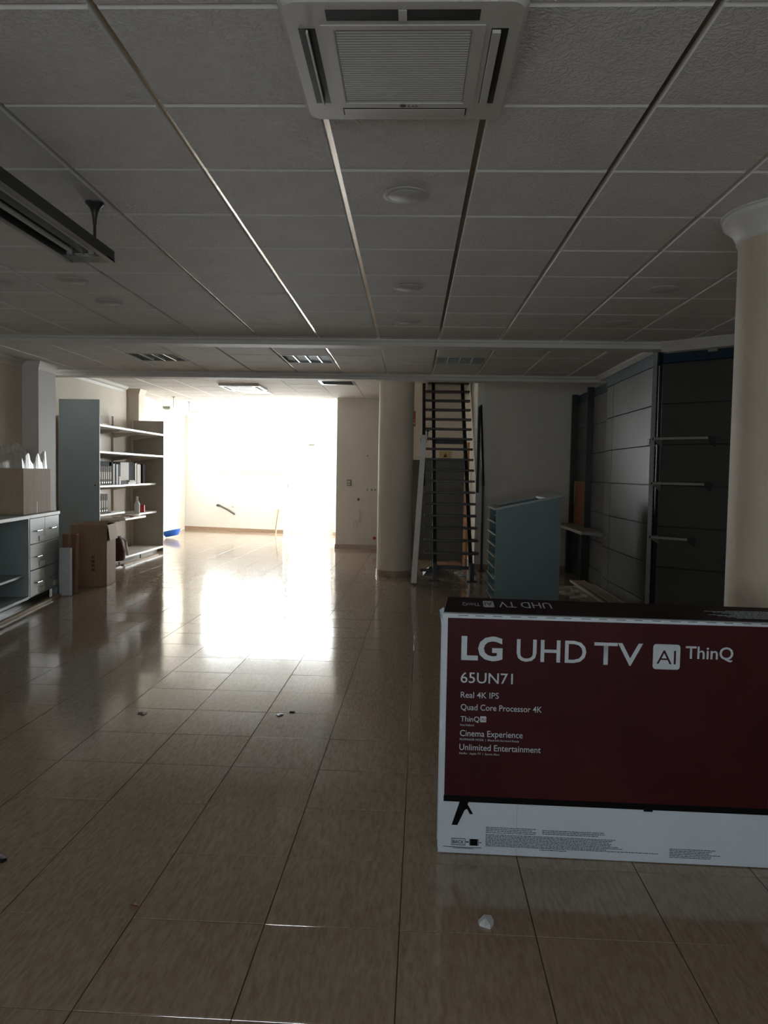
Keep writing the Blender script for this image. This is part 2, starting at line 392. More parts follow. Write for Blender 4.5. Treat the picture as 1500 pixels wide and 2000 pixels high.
# rear ceiling, stairwell left open
rear = struct('ceiling_rear', MB().box(-6.0, .12, 10.65, 20.2, 3.055, 3.12).box(1.03, 2.9, 10.65, 12.55, 3.055, 3.12).box(.12, 1.03, 10.65, 11.5, 3.055, 3.12).box(.12, .75, 15.48, 18.5, 3.055, 3.12), M['ceil_smooth'])
for i in range(-10, 5):
    for j in range(15, 31):
        x, y = LX + .6 * i + .3, LY + .6 * j + .3
        if x > .1 and (y > 12.4): continue
        if .0 < x < 1.05 and y > 11.4: continue
        if y > 19.7 - (x + 5.83) * .28 or x < -5.6: continue
        if (i, j) in {(-2, 18)}: continue
        o = link('ceiling_tile', TM_REAR, None, rear)
        o.location = (x, y, CR); o.rotation_euler = (random.gauss(0, .0015), random.gauss(0, .0015), 0)
for i in range(-8, 5):
    x = LX + .6 * i
    ye = 19.6 - (x + 5.83) * .28 if x < 0 else (11.5 if x < 1 else 12.4)
    build('ceiling_rail', MB().box(x - .0165, x + .0165, 10.65, ye, CR + .011, CR + .03), M['rail_white'], rear)
struct('wall_stairwell', MB().box(.02, .12, 11.5, 15.33, CR, 3.9).box(.12, 1.03, 11.4, 11.5, CR, 3.9).box(1.03, 1.13, 11.5, 12.4, 3.0, 3.9).box(.02, 1.13, 11.4, 15.48, 3.9, 4.0), M['cream'])
# dropped beams with moulded edges
bp_ = lambda y, zb, zt, d: [(0, y, zt), (0, y - .03, zt), (0, y - .02, zb + .05), (0, y, zb + .035), (0, y, zb), (0, y + d, zb), (0, y + d, zt)]
struct('trim_6', MB().prism([(-4.94, p[1], p[2]) for p in bp_(7.75, 2.786, 2.9, .2)], (7.44, 0, 0)), M['trim'])
struct('trim_7', MB().prism([(-5.25, p[1], p[2]) for p in bp_(10.43, 2.775, 3.08, .22)], (8.0, 0, 0)), M['trim'])
struct('trim_8', MB().prism([(2.75, 7.8, CZ + .04), (2.40, 7.8, CZ + .04), (2.43, 7.8, CZ - .02), (2.47, 7.8, CZ - .055), (2.75, 7.8, CZ - .06)], (0, 2.63, 0)), M['trim'])
c8 = [(0, 0, .05), (-.12, 0, .05), (-.1, 0, -.01), (-.06, 0, -.05), (-.03, 0, -.09), (.25, 0, -.09), (.25, 0, .05)]
u8 = Vector((1.2, -1.04, 0)).normalized(); n8 = Vector((u8.y, -u8.x, 0)) * -1
struct('trim_9', MB().prism([Vector((2.47, 7.80, CZ)) + n8 * p[0] + Vector((0, 0, p[2])) for p in c8], u8 * 2.0), M['trim'])

# floor ---------------------------------------------------------------------
floor = struct('floor', MB().box(-6.1, 4.1, -3.15, 20.0, -.15, -.0025), M['grout'])
struct('ground_outside', MB().box(-16, 16, 20.9, 34, -.3, -.12).box(1.2, 16, 15.6, 20.9, -.3, -.12).hexa([WM @ Vector(p) for p in ((-6, .22, -.3), (7, .22, -.3), (7, 2.6, -.3), (-6, 2.6, -.3), (-6, .22, -.02), (7, .22, -.02), (7, 2.6, -.02), (-6, 2.6, -.02))]), M['street'])
PH = -.0141; FX, FY = -.4966, 2.0288; TS = .45
def ftile(name):
    a = .2239; P = []
    for d, z in ((0, -.008), (0, -.0012), (.0010, -.0003), (.0022, 0)):
        c = a - d - .0002; e = a - d * .25 - .0007; P += [(-e, -c, z), (e, -c, z), (e, c, z), (-e, c, z)]
    F = [(0, 3, 2, 1), (12, 13, 14, 15)]
    for g in (0, 4, 8):
        for k in range(4): F.append((g + k, g + (k + 1) % 4, g + 4 + (k + 1) % 4, g + 4 + k))
    return P, F
TP, TF = ftile('t')
FM = bpy.data.meshes.new('floor_tile'); FM.from_pydata(TP, [], TF); FM.update(); FM.materials.append(M['floor'])
cands = []
for i in range(-14, 12):
    for j in range(-11, 41):
        u, v = FX + TS * (i + .5), FY + TS * (j + .5)
        x, y = math.cos(PH) * u - math.sin(PH) * v, math.sin(PH) * u + math.cos(PH) * v
        if x < -5.95 or x > 4.1 or y < -3.1 or y > 19.85 - (x + 5.83) * .28: continue
        if (y < 9.5 and x < -5.1) or (y > 8 and x > 2.9) or (y > 12.6 and x > 1.25): continue
        vis = y > 1.95 and -.56 * y - .25 < x < .49 * y + .25
        cands.append((not vis, y, x))
cands.sort()
rest = MB()
for n, (nv, y, x) in enumerate(cands):
    tx, ty = random.gauss(0, .0022), random.gauss(0, .0014)
    if n < 300 and not nv:
        o = link('floor_tile', FM, None, floor); o.location = (x, y, 0); o.rotation_euler = (tx, ty, PH)
    else:
        q = Matrix.Translation((x, y, 0)) @ Matrix.Rotation(PH, 4, 'Z') @ Matrix.Rotation(tx, 4, 'X') @ Matrix.Rotation(ty, 4, 'Y')
        rest.poly([q @ Vector(p) for p in TP], TF)
tag(build('floor_tiles', rest, M['floor'], floor), kind='stuff')

# ------------------------------------------------------------------ text
def text_mesh(name, s, bold=0.0):
    cu = bpy.data.curves.new(name, 'FONT'); cu.body = s; cu.size = 1; cu.offset = bold; cu.resolution_u = 3
    o = bpy.data.objects.new(name, cu); COL.objects.link(o)
    bpy.context.view_layer.update()
    me = bpy.data.meshes.new_from_object(o.evaluated_get(bpy.context.evaluated_depsgraph_get()))
    bpy.data.objects.remove(o); bpy.data.curves.remove(cu)
    me.name = name
    return me
def put_text(parent, name, s, m, x0, x1, base, cap, T, bold=.0, world=False):
    # text in local plane: u from x0 to x1, v from the baseline; T maps (u, v, 0) to the parent frame
    me = text_mesh(name, s, bold)
    xs = [v.co.x for v in me.vertices]; mn, mx = min(xs), max(xs)
    sx = (x1 - x0) / (mx - mn); sy = cap / .73
    for v in me.vertices:
        v.co = T @ Vector((x0 + (v.co.x - mn) * sx, base + v.co.y * sy, 0))
    me.materials.clear(); me.update()
    return link(name, me, m, parent, world)
# ------------------------------------------------------------------ television carton in the foreground
tv = thing('television_carton', 'large white and maroon television carton standing on the floor in the foreground', 'carton', (.134, 3.012, 0), R(-1.6))
W_, D_, H_ = 1.62, .225, .966
P = [(0, 0, .004), (W_, 0, .004), (W_, D_, .004), (0, D_, .004), (0, 0, H_), (W_, 0, H_ - .006), (W_, D_, .982), (.02, D_ - .005, .994)]
build('carton_body', MB().hexa(P), M['tvwhite'], tv, False)
FT = Matrix(((1, 0, 0, 0), (0, 0, -1, -.0016), (0, 1, 0, 0), (0, 0, 0, 1)))      # front print plane
def flat(pts, lift=0., m=None, name='print'):
    mb = MB(); mb.prism([(x, -.0004 - lift, z) for x, z in pts], (0, -.0006, 0)); return build(name, mb, m, tv, False)
rect = lambda x0, x1, z0, z1: [(x0, z0), (x1, z0), (x1, z1), (x0, z1)]
flat(rect(.020, W_ - .012, .222, .949), 0, M['tvred'], 'maroon_panel')
flat(rect(.018, W_ - .012, .213, .238), .0003, M['tvblack'], 'black_bezel_print')
flat(rect(.80, .835, .206, .214), .0003, M['tvblack'], 'black_bezel_print')
top = MB().prism([(.004, .016, H_ + .0026), (W_, .016, H_ - .0035), (W_, D_ - .002, .9835), (.022, D_ - .007, .9955)], (0, 0, .0012))
build('top_flap', top, M['tvtop'], tv, False)
build('edge_strip', MB().box(-.003, .001, .004, .02, .02, H_ - .01).box(-.004, 0, .10, .125, .005, H_ - .04), M['tvwhite'], tv, False)
build('torn_corner', MB().poly([(-.004, -.003, .92), (.006, -.003, .93), (.004, .03, .985), (-.012, .02, .975), (-.008, .0, .955)], [(0, 1, 2, 3, 4)]).poly([(-.006, -.002, .92), (.004, -.002, .93), (.002, .032, .985), (-.014, .022, .975), (-.010, .002, .955)], [(4, 3, 2, 1, 0)]), M['tvwhite'], tv, False)
for s_, x0, x1, b_, c_, bd in (('LG', .075, .236, .787, .094, .03), ('UHD', .291, .560, .786, .092, .006), ('TV', .590, .776, .783, .092, .006), ('ThinQ', .938, 1.118, .818, .05, .012),
        ('65UN71', .075, .279, .693, .044, .004), ('Real 4K IPS', .077, .226, .633, .025, .004), ('Quad Core Processor 4K', .078, .395, .584, .025, .004), ('ThinQ', .078, .152, .538, .022, .006),
        ('Home Dashboard', .077, .131, .520, .0085, 0), ('Cinema Experience', .077, .323, .479, .026, .004), ('FILMMAKER MODE  |  Bluetooth Surround Ready', .077, .310, .462, .0085, 0),
        ('Unlimited Entertainment', .076, .395, .423, .026, .004), ('Netflix \u00b7 Apple TV  |  Sports Alert', .076, .234, .406, .0085, 0)):
    put_text(tv, 'lettering', s_, M['tvprint'], x0, x1, b_, c_, FT, bd)
def rounded(x0, x1, z0, z1, r, n=5):
    pts = []
    for cx, cz, a0 in ((x1 - r, z0 + r, -90), (x1 - r, z1 - r, 0), (x0 + r, z1 - r, 90), (x0 + r, z0 + r, 180)):
        pts += [(cx + r * math.cos(R(a0 + 90 * k / n)), cz + r * math.sin(R(a0 + 90 * k / n))) for k in range(n + 1)]
    return pts
FT2 = Matrix.Translation((0, -.0006, 0)) @ FT
flat(rounded(.815, .918, .772, .870, .012), .0003, M['tvprint'], 'badge')
put_text(tv, 'lettering', 'AI', M['tvred'], .829, .902, .793, .057, FT2, -.004)
flat(rounded(.155, .179, .537, .561, .003), .0003, M['tvprint'], 'badge')
put_text(tv, 'lettering', 'AI', M['tvred'], .159, .175, .543, .012, FT2, 0)
flat(rounded(1.272, 1.36, .245, .295, .008), .0003, M['tvprint'], 'badge')
# printed pedestal foot, rear mark and small print
flat([(.098, .222), (.118, .214), (.075, .118), (.052, .118), (.078, .200), (.084, .222)], .0003, M['tvblack'], 'printed_foot')
flat([(.103, .205), (.112, .207), (.136, .166), (.124, .164), (.112, .185), (.098, .178)], .0003, M['tvblack'], 'printed_foot')
for a in (rect(.053, .108, .037, .039), rect(.053, .108, .062, .064), rect(.053, .055, .037, .064), rect(.106, .108, .037, .064), rect(.110, .122, .049, .053), rect(.127, .157, .037, .064), rect(.124, .126, .037, .064), rect(.159, .161, .037, .064), rect(.163, .172, .049, .052), rect(.02, .172, .028, .030)):
    flat(a, .0003, M['tvblack'], 'rear_mark')
put_text(tv, 'lettering', 'BACK', M['tvblack'], .058, .103, .0435, .014, FT, .01)
sp = MB()
def lines(x0, x1, z0, n, dz, ragged=.2):
    for k in range(n):
        x = x0; e = x1 - random.random() * ragged * (x1 - x0); z = z0 - k * dz
        while x < e:
            l = random.uniform(.004, .016); sp.box(x, x + l, -.0012, -.0004, z, z + .0022); x += l + .0022
lines(.188, .40, .113, 4, .0068, .45); lines(.41, .66, .110, 3, .0068, .3)
lines(.188, .72, .084, 8, .0058, .12); lines(.188, .86, .038, 1, .006, .02); lines(.905, 1.12, .060, 6, .0066, .35); lines(.06, .14, .0235, 1, .003, .1); lines(.40, .51, .031, 1, .003, .1)
tag(build('small_print', sp, M['ink'], tv, False), kind='stuff')
pf = MB()
for k in range(23):
    x = .06 + k * .068; pf.box(x, x + .036 + random.uniform(-.006, .004), -.001, 0, .9585, .9605)
tag(build('perforation', pf, M['ink'], tv, False), kind='stuff')
build('fold_crease', MB().box(.3085, .3105, -.0012, 0, .006, .212), M['lightlam'], tv, False)
# print on the top flap, upside down to the reader
tt = math.atan2(.994 - H_, D_)
TT = Matrix.Translation((0, .016, H_ + .0038)) @ Matrix.Rotation(R(1.2) * 0 + math.atan2(.9955 - H_ - .0026, D_ - .023), 4, 'X') @ Matrix.Translation((.44, .185, .0006)) @ Matrix.Rotation(math.pi, 4, 'Z')
put_text(tv, 'lettering', 'UHD TV', M['tvprint'], .0, .212, .03, .082, TT, .0)
put_text(tv, 'lettering', 'ThinQ', M['tvprint'], .288, .36, .06, .042, TT, .0)
bm = MB(); bm.prism([TT @ Vector((x, z, 0)) for x, z in rounded(.232, .275, .028, .112, .008)], (0, 0, .0004)); build('badge', bm, M['tvprint'], tv, False)
put_text(tv, 'lettering', 'AI', M['tvtop'], .238, .269, .045, .05, Matrix.Translation((0, 0, .001)) @ TT, 0)
sp = MB()
for k in range(9):
    x = 1.14 - .03 * (k % 4) ; z0 = .04 + k * .014
    while x < 1.56:
        l = random.uniform(.006, .03); sp.box(x, x + l, z0, z0 + .004, H_ + .004 + z0 * .07, H_ + .0046 + z0 * .07); x += l + .003
tag(build('small_print', sp, M['tvprint'], tv, False), kind='stuff')

# ------------------------------------------------------------------ columns
def column(label, cx, cy, r, zt, cap, m=M['cream']):
    t = thing('column', label, 'column', (cx, cy, 0))
    build('shaft', MB().lathe([(r, 0), (r, zt - .005)], (0, 0), 64), m, t, False, True)
    if cap:
        build('capital', MB().lathe([(r + .002, zt - .14), (r + .012, zt - .13), (r + .012, zt - .115), (r + .02, zt - .10), (r + .035, zt - .07), (r + .065, zt - .045), (r + .078, zt - .035), (r + .078, zt - .012), (r + .09, zt - .008), (r + .09, zt + .004)], (0, 0), 64), M['trim'], t, False, True)
    build('skirting_ring', MB().lathe([(r + .008, 0), (r + .008, .078), (r + .002, .08)], (0, 0), 64), M['skirt'], t, False, True)
    return t
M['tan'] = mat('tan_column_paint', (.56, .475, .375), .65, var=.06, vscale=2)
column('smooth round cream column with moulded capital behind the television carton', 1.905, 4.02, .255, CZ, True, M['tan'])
column('plain round cream column with brown skirting ring beside the staircase', -.243, 11.53, .26, CR + .01, False)

# ------------------------------------------------------------------ ceiling fittings
def cassette(label, x0, x1, y0, y1, zb, zc, detail, logo):
    cx, cy = (x0 + x1) / 2, (y0 + y1) / 2; a, b = (x1 - x0) / 2, (y1 - y0) / 2
    t = thing('air_conditioner', label, 'air conditioner', (cx, cy, zb))
    h = zc - zb
    def ring(sa, sb, r, z, n=5):
        pts = []
        for sx, sy, a0 in ((1, -1, -90), (1, 1, 0), (-1, 1, 90), (-1, -1, 180)):
            pts += [((sa - r) * sx + r * math.cos(R(a0 + 90 * k / n)), (sb - r) * sy + r * math.sin(R(a0 + 90 * k / n)), z) for k in range(n + 1)]
        return pts
    m = 24
    rings = [ring(a, b, .05, h), ring(a, b, .05, .012), ring(a - .012, b - .012, .045, 0), ring(a * .57, b * .60, .012, 0), ring(a * .56, b * .59, .012, .03)]
    mb = MB(); pts = [p for g in rings for p in g]; F = []
    for g in range(len(rings) - 1):
        for k in range(m): F.append((g * m + k, (g + 1) * m + k, (g + 1) * m + (k + 1) % m, g * m + (k + 1) % m))
    mb.poly(pts, F); build('panel', mb, M['ac'], t, False)
    build('inner_frame', MB().box(-a * .68, a * .68, b * .62, b * .71, -.003, .0).box(-a * .68, a * .68, -b * .67, -b * .61, -.003, 0).box(-a * .68, -a * .58, -b * .61, b * .62, -.003, 0).box(a * .58, a * .68, -b * .61, b * .62, -.003, 0), M['ac'], t, False)
    build('filter', MB().box(-a * .56, a * .56, -b * .59, b * .59, .022, .027), M['acgrey'], t, False)
    n = detail
    gb = MB()
    for k in range(n):
        y = -b * .58 + (k + .5) * b * 1.16 / n; d = b * 1.16 / n * .25
        gb.box(-a * .565, a * .565, y - d, y + d, -.001, .014)
    for x in (-a * .2, a * .2): gb.box(x - .003, x + .003, -b * .58, b * .58, .008, .016)
    build('grille', gb, M['ac'], t, False)
    for nm, ax, s in (('louver', 0, -1), ('louver', 0, 1), ('louver', 1, -1), ('louver', 1, 1)):
        l = (b if ax == 0 else a) * .62; c = (a if ax == 0 else b) * .80; hw = (a if ax == 0 else b) * .07
        Q = Matrix.Rotation(0 if ax == 0 else math.pi / 2, 4, 'Z')
        slot = MB().box(s * c - hw, s * c + hw, -l, l, -.0012, .001, Q)
        o = build('outlet', slot, M['black'], t, False)
        if ax == 1 and s == -1 or ax == 1 and s == 1:
            lv = MB().bbox(s * c - hw * .95, s * c + hw * .85, -l * .98, l * .98, -.004, -.002, .0005, Q) if s == 1 else MB().bbox(s * c - hw * 1.05, s * c + hw * 1.05, -.012, .012, -.004, -.001, .0005, Q)
            build('flap', lv, M['ac'], o, False)
        else:
            build('flap', MB().bbox(s * c - hw * (.9 if s > 0 else .1), s * c + hw * (.1 if s > 0 else .15), -l * .98, l * .98, -.012, -.0015, .0005, Q), M['ac'], o, False)
    if logo:
        LT = Matrix.Translation((0, 0, -.0022)) @ Matrix.Diagonal((1, -1, -1, 1)) @ Matrix.Rotation(0, 4, 'Z')
        LT = Matrix(((1, 0, 0, 0), (0, 1, 0, 0), (0, 0, 1, -.0038), (0, 0, 0, 1)))
        yb = b * .64
        build('logo_mark', MB().lathe([(.011, -.0036), (.011, -.003)], (-.005, yb + .008), 20), M['inkbrown'], t, False)
        # lettering faces down: mirror so that it reads from below, looking towards the far end
        LT = Matrix(((1, 0, 0, 0), (0, -1, 0, 2 * yb + .016), (0, 0, 1, -.0036), (0, 0, 0, 1)))
        LT = Matrix(((1, 0, 0, .012), (0, -1, 0, yb + .016), (0, 0, 1, -.0036), (0, 0, 0, 1)))
        put_text(t, 'lettering', 'LG', M['inkbrown'], .0, .034, 0, .015, LT, .02)
    return t
cassette('square ceiling cassette air conditioner with slatted grille at the top of the picture', -.40, .30, 2.15, 2.87, 2.795, CZ + .005, 30, True)
cassette('distant square cassette air conditioner in the bright rear ceiling', -3.32, -2.62, 13.05, 13.9, 2.955, CR + .005, 8, False)
op = thing('ceiling_light_panel', 'white square ceiling panel next to the distant air conditioner', 'ceiling panel', (-2.96, 14.5, CR - .012))
build('frame', MB().box(-.29, .29, -.29, -.27, 0, .02).box(-.29, .29, .27, .29, 0, .02).box(-.29, -.27, -.27, .27, 0, .02).box(.27, .29, -.27, .27, 0, .02), M['white'], op, False)
build('diffuser', MB().box(-.27, .27, -.27, .27, .004, .01), M['paper'], op, False)
gv = thing('ceiling_vent', 'dark slatted air vent in the rear ceiling near the round column', 'vent', (-1.255, 12.77, CR - .004))
build('frame', MB().box(-.29, .29, -.29, -.25, 0, .02).box(-.29, .29, .25, .29, 0, .02).box(-.29, -.25, -.25, .25, 0, .02).box(.25, .29, -.25, .25, 0, .02), M['lampgrey'], gv, False)
build('backing', MB().box(-.25, .25, -.25, .25, .03, .035), M['black'], gv, False)
for k in range(9):
    y = -.235 + k * .058
    build('slat', MB().hexa([(-.25, y, .0), (.25, y, .0), (.25, y + .03, .02), (-.25, y + .03, .02), (-.25, y, .004), (.25, y, .004), (.25, y + .03, .024), (-.25, y + .03, .024)]), M['lampgrey'], gv, False)
# louvred recessed lights
def louvre(label, i):
    x = LX + .6 * i + .3; y = LY + .6 * 12 + .3
    t = thing('louvre_light', label, 'ceiling light', (x, y, CZ - .002), 0, 'recessed louvre lights past the first beam')
    build('housing', MB().box(-.285, .285, -.295, .295, .048, .052).box(-.287, -.283, -.295, .295, 0, .05).box(.283, .287, -.295, .295, 0, .05).box(-.285, .285, -.297, -.293, 0, .05).box(-.285, .285, .293, .297, 0, .05), M['lampgrey'], t, False)
    build('frame', MB().box(-.29, .29, -.3, -.275, 0, .006).box(-.29, .29, .275, .3, 0, .006).box(-.29, -.27, -.275, .275, 0, .006).box(.27, .29, -.275, .275, 0, .006), M['cover'], t, False)
    for k in range(3):
        xx = -.14 + k * .14
        build('reflector_blade', MB().prism([(xx - .006, -.275, .002), (xx + .006, -.275, .002), (xx + .014, -.275, .045), (xx - .014, -.275, .045)], (0, .55, 0)), M['alu'], t, False)
    for k in range(7):
        yy = -.23 + k * .077
        build('cross_blade', MB().box(-.27, .27, yy - .002, yy + .002, .016, .046), M['lampgrey'], t, False)
    for k in range(4):
        build('lamp_tube', MB().tube([(-.205 + k * .137, -.27, .036), (-.205 + k * .137, .27, .036)], .009, 8), M['tube'], t, False)
louvre('recessed louvre light nearest the left wall, past the first beam', -5)
louvre('recessed louvre light between the other two, past the first beam', -2)
louvre('recessed louvre light nearest the dark shelving wall, past the first beam', 1)
# round covers in the ceiling
def cover(label, x, y, r=.105):
    t = thing('round_ceiling_cover', label, 'ceiling cover', (x, y, CZ - .006), 0, 'round blanking covers in the main ceiling')
    build('rim', MB().lathe([(r, .008), (r, .002), (r - .006, 0), (r * .78, .0), (r * .77, .003)], (0, 0), 40), M['cover'], t, False, True)
    build('disc', MB().lathe([(r * .765, .004), (r * .765, -.001), (r * .74, -.0025)], (0, 0), 40), M['cover'], t, False, True)
for lb, x, y in (('round white ceiling cover nearest the camera, behind the air conditioner', -.053, 3.773), ('middle one of the row of three round covers behind the air conditioner', -.052, 5.616),
                 ('farthest of the row of three round covers behind the air conditioner', -.058, 6.867), ('round ceiling cover beyond the end of the hanging lamp, the paler one', -2.468, 6.203),
                 ('round ceiling cover just beyond the end of the hanging lamp', -2.446, 5.5), ('round ceiling cover at the left edge of the picture', -3.02, 5.56),
                 ('nearer of the two round ceiling covers before the right column', 1.762, 5.592), ('farther of the two round ceiling covers before the right column', 1.769, 6.789)):
    cover(lb, x, y, .112 if y < 4 else .105)
# hanging fluorescent lamp, front left
hl = thing('hanging_lamp', 'dark hanging fluorescent lamp trough on a rod at upper left', 'lamp', (-1.665, 2.5, 2.57))
a = .118
body = MB().prism([(-a, -1.0, .0), (-a, -1.0, .055), (a, -1.0, .055), (a, -1.0, .0), (a - .006, -1.0, .0), (a - .012, -1.0, .045), (-a + .012, -1.0, .045), (-a + .006, -1.0, 0)], (0, 2.46, 0))
build('trough', body, M['steel'], hl, False)
build('end_plate', MB().bbox(-a, a, 1.36, 1.47, .0, .012, .002), M['lampgrey'], hl, False)
build('end_plate', MB().bbox(-a, a, -1.0, -.9, .0, .012, .002), M['lampgrey'], hl, False)
build('screw', MB().lathe([(.006, -.003), (.006, .0)], (0, 1.42), 10), M['alu'], hl, False)
for x in (-a + .01, a - .01):
    build('edge_rail', MB().box(x - .012, x + .012, -1, 1.46, -.004, .0), M['alu'], hl, False)
build('reflector', MB().prism([(-.02, -.9, .04), (0, -.9, .012), (.02, -.9, .04)], (0, 2.26, 0)), M['lampgrey'], hl, False)
for x in (-.055, .055):
    build('lamp_tube', MB().tube([(x, -.86, .025), (x, 1.32, .025)], .013, 12), M['tube'], hl, False, True)
    build('lamp_holder', MB().bbox(x - .016, x + .016, 1.32, 1.345, .0, .044, .003), M['lampgrey'], hl, False)
for y in (1.40, -.6):
    build('rod', MB().tube([(.04, y, .05), (.04, y, .24)], .007, 10), M['steel'], hl, False, True)
    build('canopy', MB().lathe([(.009, .17), (.011, .20), (.016, .23), (.026, .255), (.042, .272), (.046, .278), (.046, .284)], (.04, y), 24), M['steel'], hl, False, True)
# hanging lamp, rear bay
h2 = thing('hanging_lamp', 'pale hanging lamp trough on thin rods in the bright rear bay', 'lamp', (-4.86, 15.1, 2.72))
build('trough', MB().bbox(-.075, .075, 0, 1.75, 0, .05, .004), M['lampgrey'], h2, False)
build('reflector', MB().prism([(-.07, .02, 0), (.07, .02, 0), (.04, .02, -.02), (-.04, .02, -.02)], (0, 1.71, 0)), M['shelfwhite'], h2, False)
for y in (.45, 1.55):
    build('rod', MB().tube([(0, y, .05), (0, y, .285)], .008, 8), M['alu'], h2, False)
    build('canopy', MB().lathe([(.01, .25), (.045, .279), (.045, .283)], (0, y), 16), M['alu'], h2, False, True)

# ------------------------------------------------------------------ drawer cabinet and things on the left
A_ = Vector((-4.206, 9.04, 0)); rz = math.atan2(7.30 - 9.04, -3.983 + 4.206)
cb = thing('drawer_cabinet', 'long grey-teal cabinet with six drawers and an open compartment by the left wall', 'cabinet', A_, rz)
Lc = 2.45; dp = .58
build('top_board', MB().bbox(-.015, Lc, -dp, .012, .962, 1.0, .003), M['lightlam'], cb, False)
build('end_panel', MB().box(0, .02, -dp, 0, .1, .962).box(0, .06, -.06, 0, 0, .1), M['teal'], cb, False)
build('end_panel', MB().box(Lc - .03, Lc, -dp, 0, 0, .962), M['teal'], cb, False)
build('divider', MB().box(.955, .985, -dp, 0, .1, .962), M['teal'], cb, False)
build('back_panel', MB().box(0, Lc, -dp - .01, -dp, .05, .962), M['teal'], cb, False)
build('bottom_board', MB().bbox(.985, Lc - .03, -dp, 0, .095, .125, .002).box(.02, .955, -dp, -.02, .095, .11), M['teal'], cb, False)
build('shelf', MB().bbox(.985, Lc - .03, -dp, -.05, .335, .36, .002), M['teal'], cb, False)
build('plinth', MB().box(.06, Lc - .03, -.12, -.09, 0, .1), M['steel'], cb, False)
for c in range(2):
    for r in range(3):
        x0 = .022 + c * .468; z0 = .112 + r * .284
        d = build('drawer', MB().bbox(x0, x0 + .462, -.45, .004, z0, z0 + .278, .003), M['teal'], cb, False)
        xm = x0 + .235; zh = z0 + .138
        build('handle', MB().tube([(xm - .085, .004, zh), (xm - .075, .028, zh), (xm + .075, .028, zh), (xm + .085, .004, zh)], .006, 8), M['alu'], d, False)
        if c == 1 or r == 0:
            build('label_holder', MB().bbox(x0 + .02, x0 + .19, .003, .012, z0 + .02, z0 + .075, .002), M['paper'], d, False)
pl = tag(build('floor_batten', MB().bbox(.05, 2.4, .03, .075, 0, .028, .003, PARW[cb.name]), M['wood']), 'pale wooden batten lying on the floor along the drawer cabinet', 'batten')
# open carton with a plastic bag on the cabinet
cn = thing('open_carton', 'open brown carton standing on the drawer cabinet', 'carton', PARW[cb.name] @ Vector((.545, -.29, 1.0)), rz)
t_ = .006; hx, hy, hz = .425, .235, .50
wl = MB().box(-hx, hx, -hy, -hy + t_, .001, hz).box(-hx, hx, hy - t_, hy, .001, hz).box(-hx, -hx + t_, -hy + t_, hy - t_, .001, hz).box(hx - t_, hx, -hy + t_, hy - t_, .001, hz).box(-hx, hx, -hy, hy, .0005, .006)
build('carton_walls', wl, M['cardlight'], cn, False)
build('tape', MB().box(.0, .03, hy, hy + .001, .0, .13), M['paper'], cn, False)
bg = MB(); n = 22
rnd = random.Random(3)
pts = []
for i in range(n + 1):
    for j in range(n + 1):
        u, v = i / n * 2 - 1, j / n * 2 - 1
        edge = max(abs(u), abs(v))
        hgt = .15 + .06 * math.sin(3.1 * u + 1.2) * math.cos(2.3 * v) + .07 * math.sin(9 * u + 4 * v) + rnd.uniform(-.025, .025)
        if edge > .92: hgt = -.06
        pts.append((u * (hx - .02), v * (hy - .015), hz + hgt * (1 - .2 * edge)))
F = [(i * (n + 1) + j, (i + 1) * (n + 1) + j, (i + 1) * (n + 1) + j + 1, i * (n + 1) + j + 1) for i in range(n) for j in range(n)]
pb = tag(build('plastic_bag', MB().poly([PARW[cn.name] @ Vector(p) for p in pts], F), M['bag'], smooth=False), 'crumpled clear plastic bag bulging out of the carton on the cabinet', 'plastic bag')
# slim boxes leaning at the cabinet's end
b1 = thing('slim_carton', 'slim reddish-brown carton leaning at the end of the drawer cabinet', 'carton', (-4.10, 9.10, 0), R(4))
Q = Matrix.Rotation(R(-3), 4, 'X')
build('carton_body', MB().bbox(-.085, .085, -.05, .05, .004, .72, .008, Q), M['cardred'], b1, False)
build('tape', MB().box(-.02, .02, -.0512, -.0505, .004, .72, Q), M['card'], b1, False)
b2 = thing('narrow_box', 'narrow white box standing upright in front of the slim brown carton', 'box', (-4.075, 8.935, 0), R(3))
build('box_body', MB().bbox(-.064, .064, -.035, .035, .002, .57, .004), M['whitecard'], b2, False)
for z in (.13, .27, .41, .535):
    build('seam', MB().box(-.063, .063, -.0358, -.035, z, z + .003), M['lightlam'], b2, False)
# tall carton
tc = thing('tall_carton', 'tall brown moving carton with raised flap standing on the floor', 'carton', (-4.10, 9.64, 0), R(9))
hx, hy, hz = .225, .25, .79
wl = MB().box(-hx, hx, 0, t_, .001, hz).box(-hx, hx, 2 * hy - t_, 2 * hy, .001, hz).box(-hx, -hx + t_, t_, 2 * hy - t_, .001, hz).box(hx - t_, hx, t_, 2 * hy - t_, .001, hz).box(-hx, hx, 0, 2 * hy, .0005, .006)
build('carton_walls', wl, M['card'], tc, False)
build('flap', MB().hexa([(hx, .03, hz), (hx + .005, .03, hz), (hx + .005, 2 * hy - .03, hz), (hx, 2 * hy - .03, hz), (hx + .03, .03, hz - .2), (hx + .035, .03, hz - .2), (hx + .035, 2 * hy - .03, hz - .2), (hx + .03, 2 * hy - .03, hz - .2)]), M['cardlight'], tc, False)
build('flap', MB().hexa([(-hx, 0, hz), (hx, 0, hz), (hx, .005, hz), (-hx, .005, hz), (-hx + .01, .17, hz + .02), (hx - .01, .17, hz + .045), (hx - .01, .175, hz + .05), (-hx + .01, .175, hz + .025)]), M['card'], tc, False)
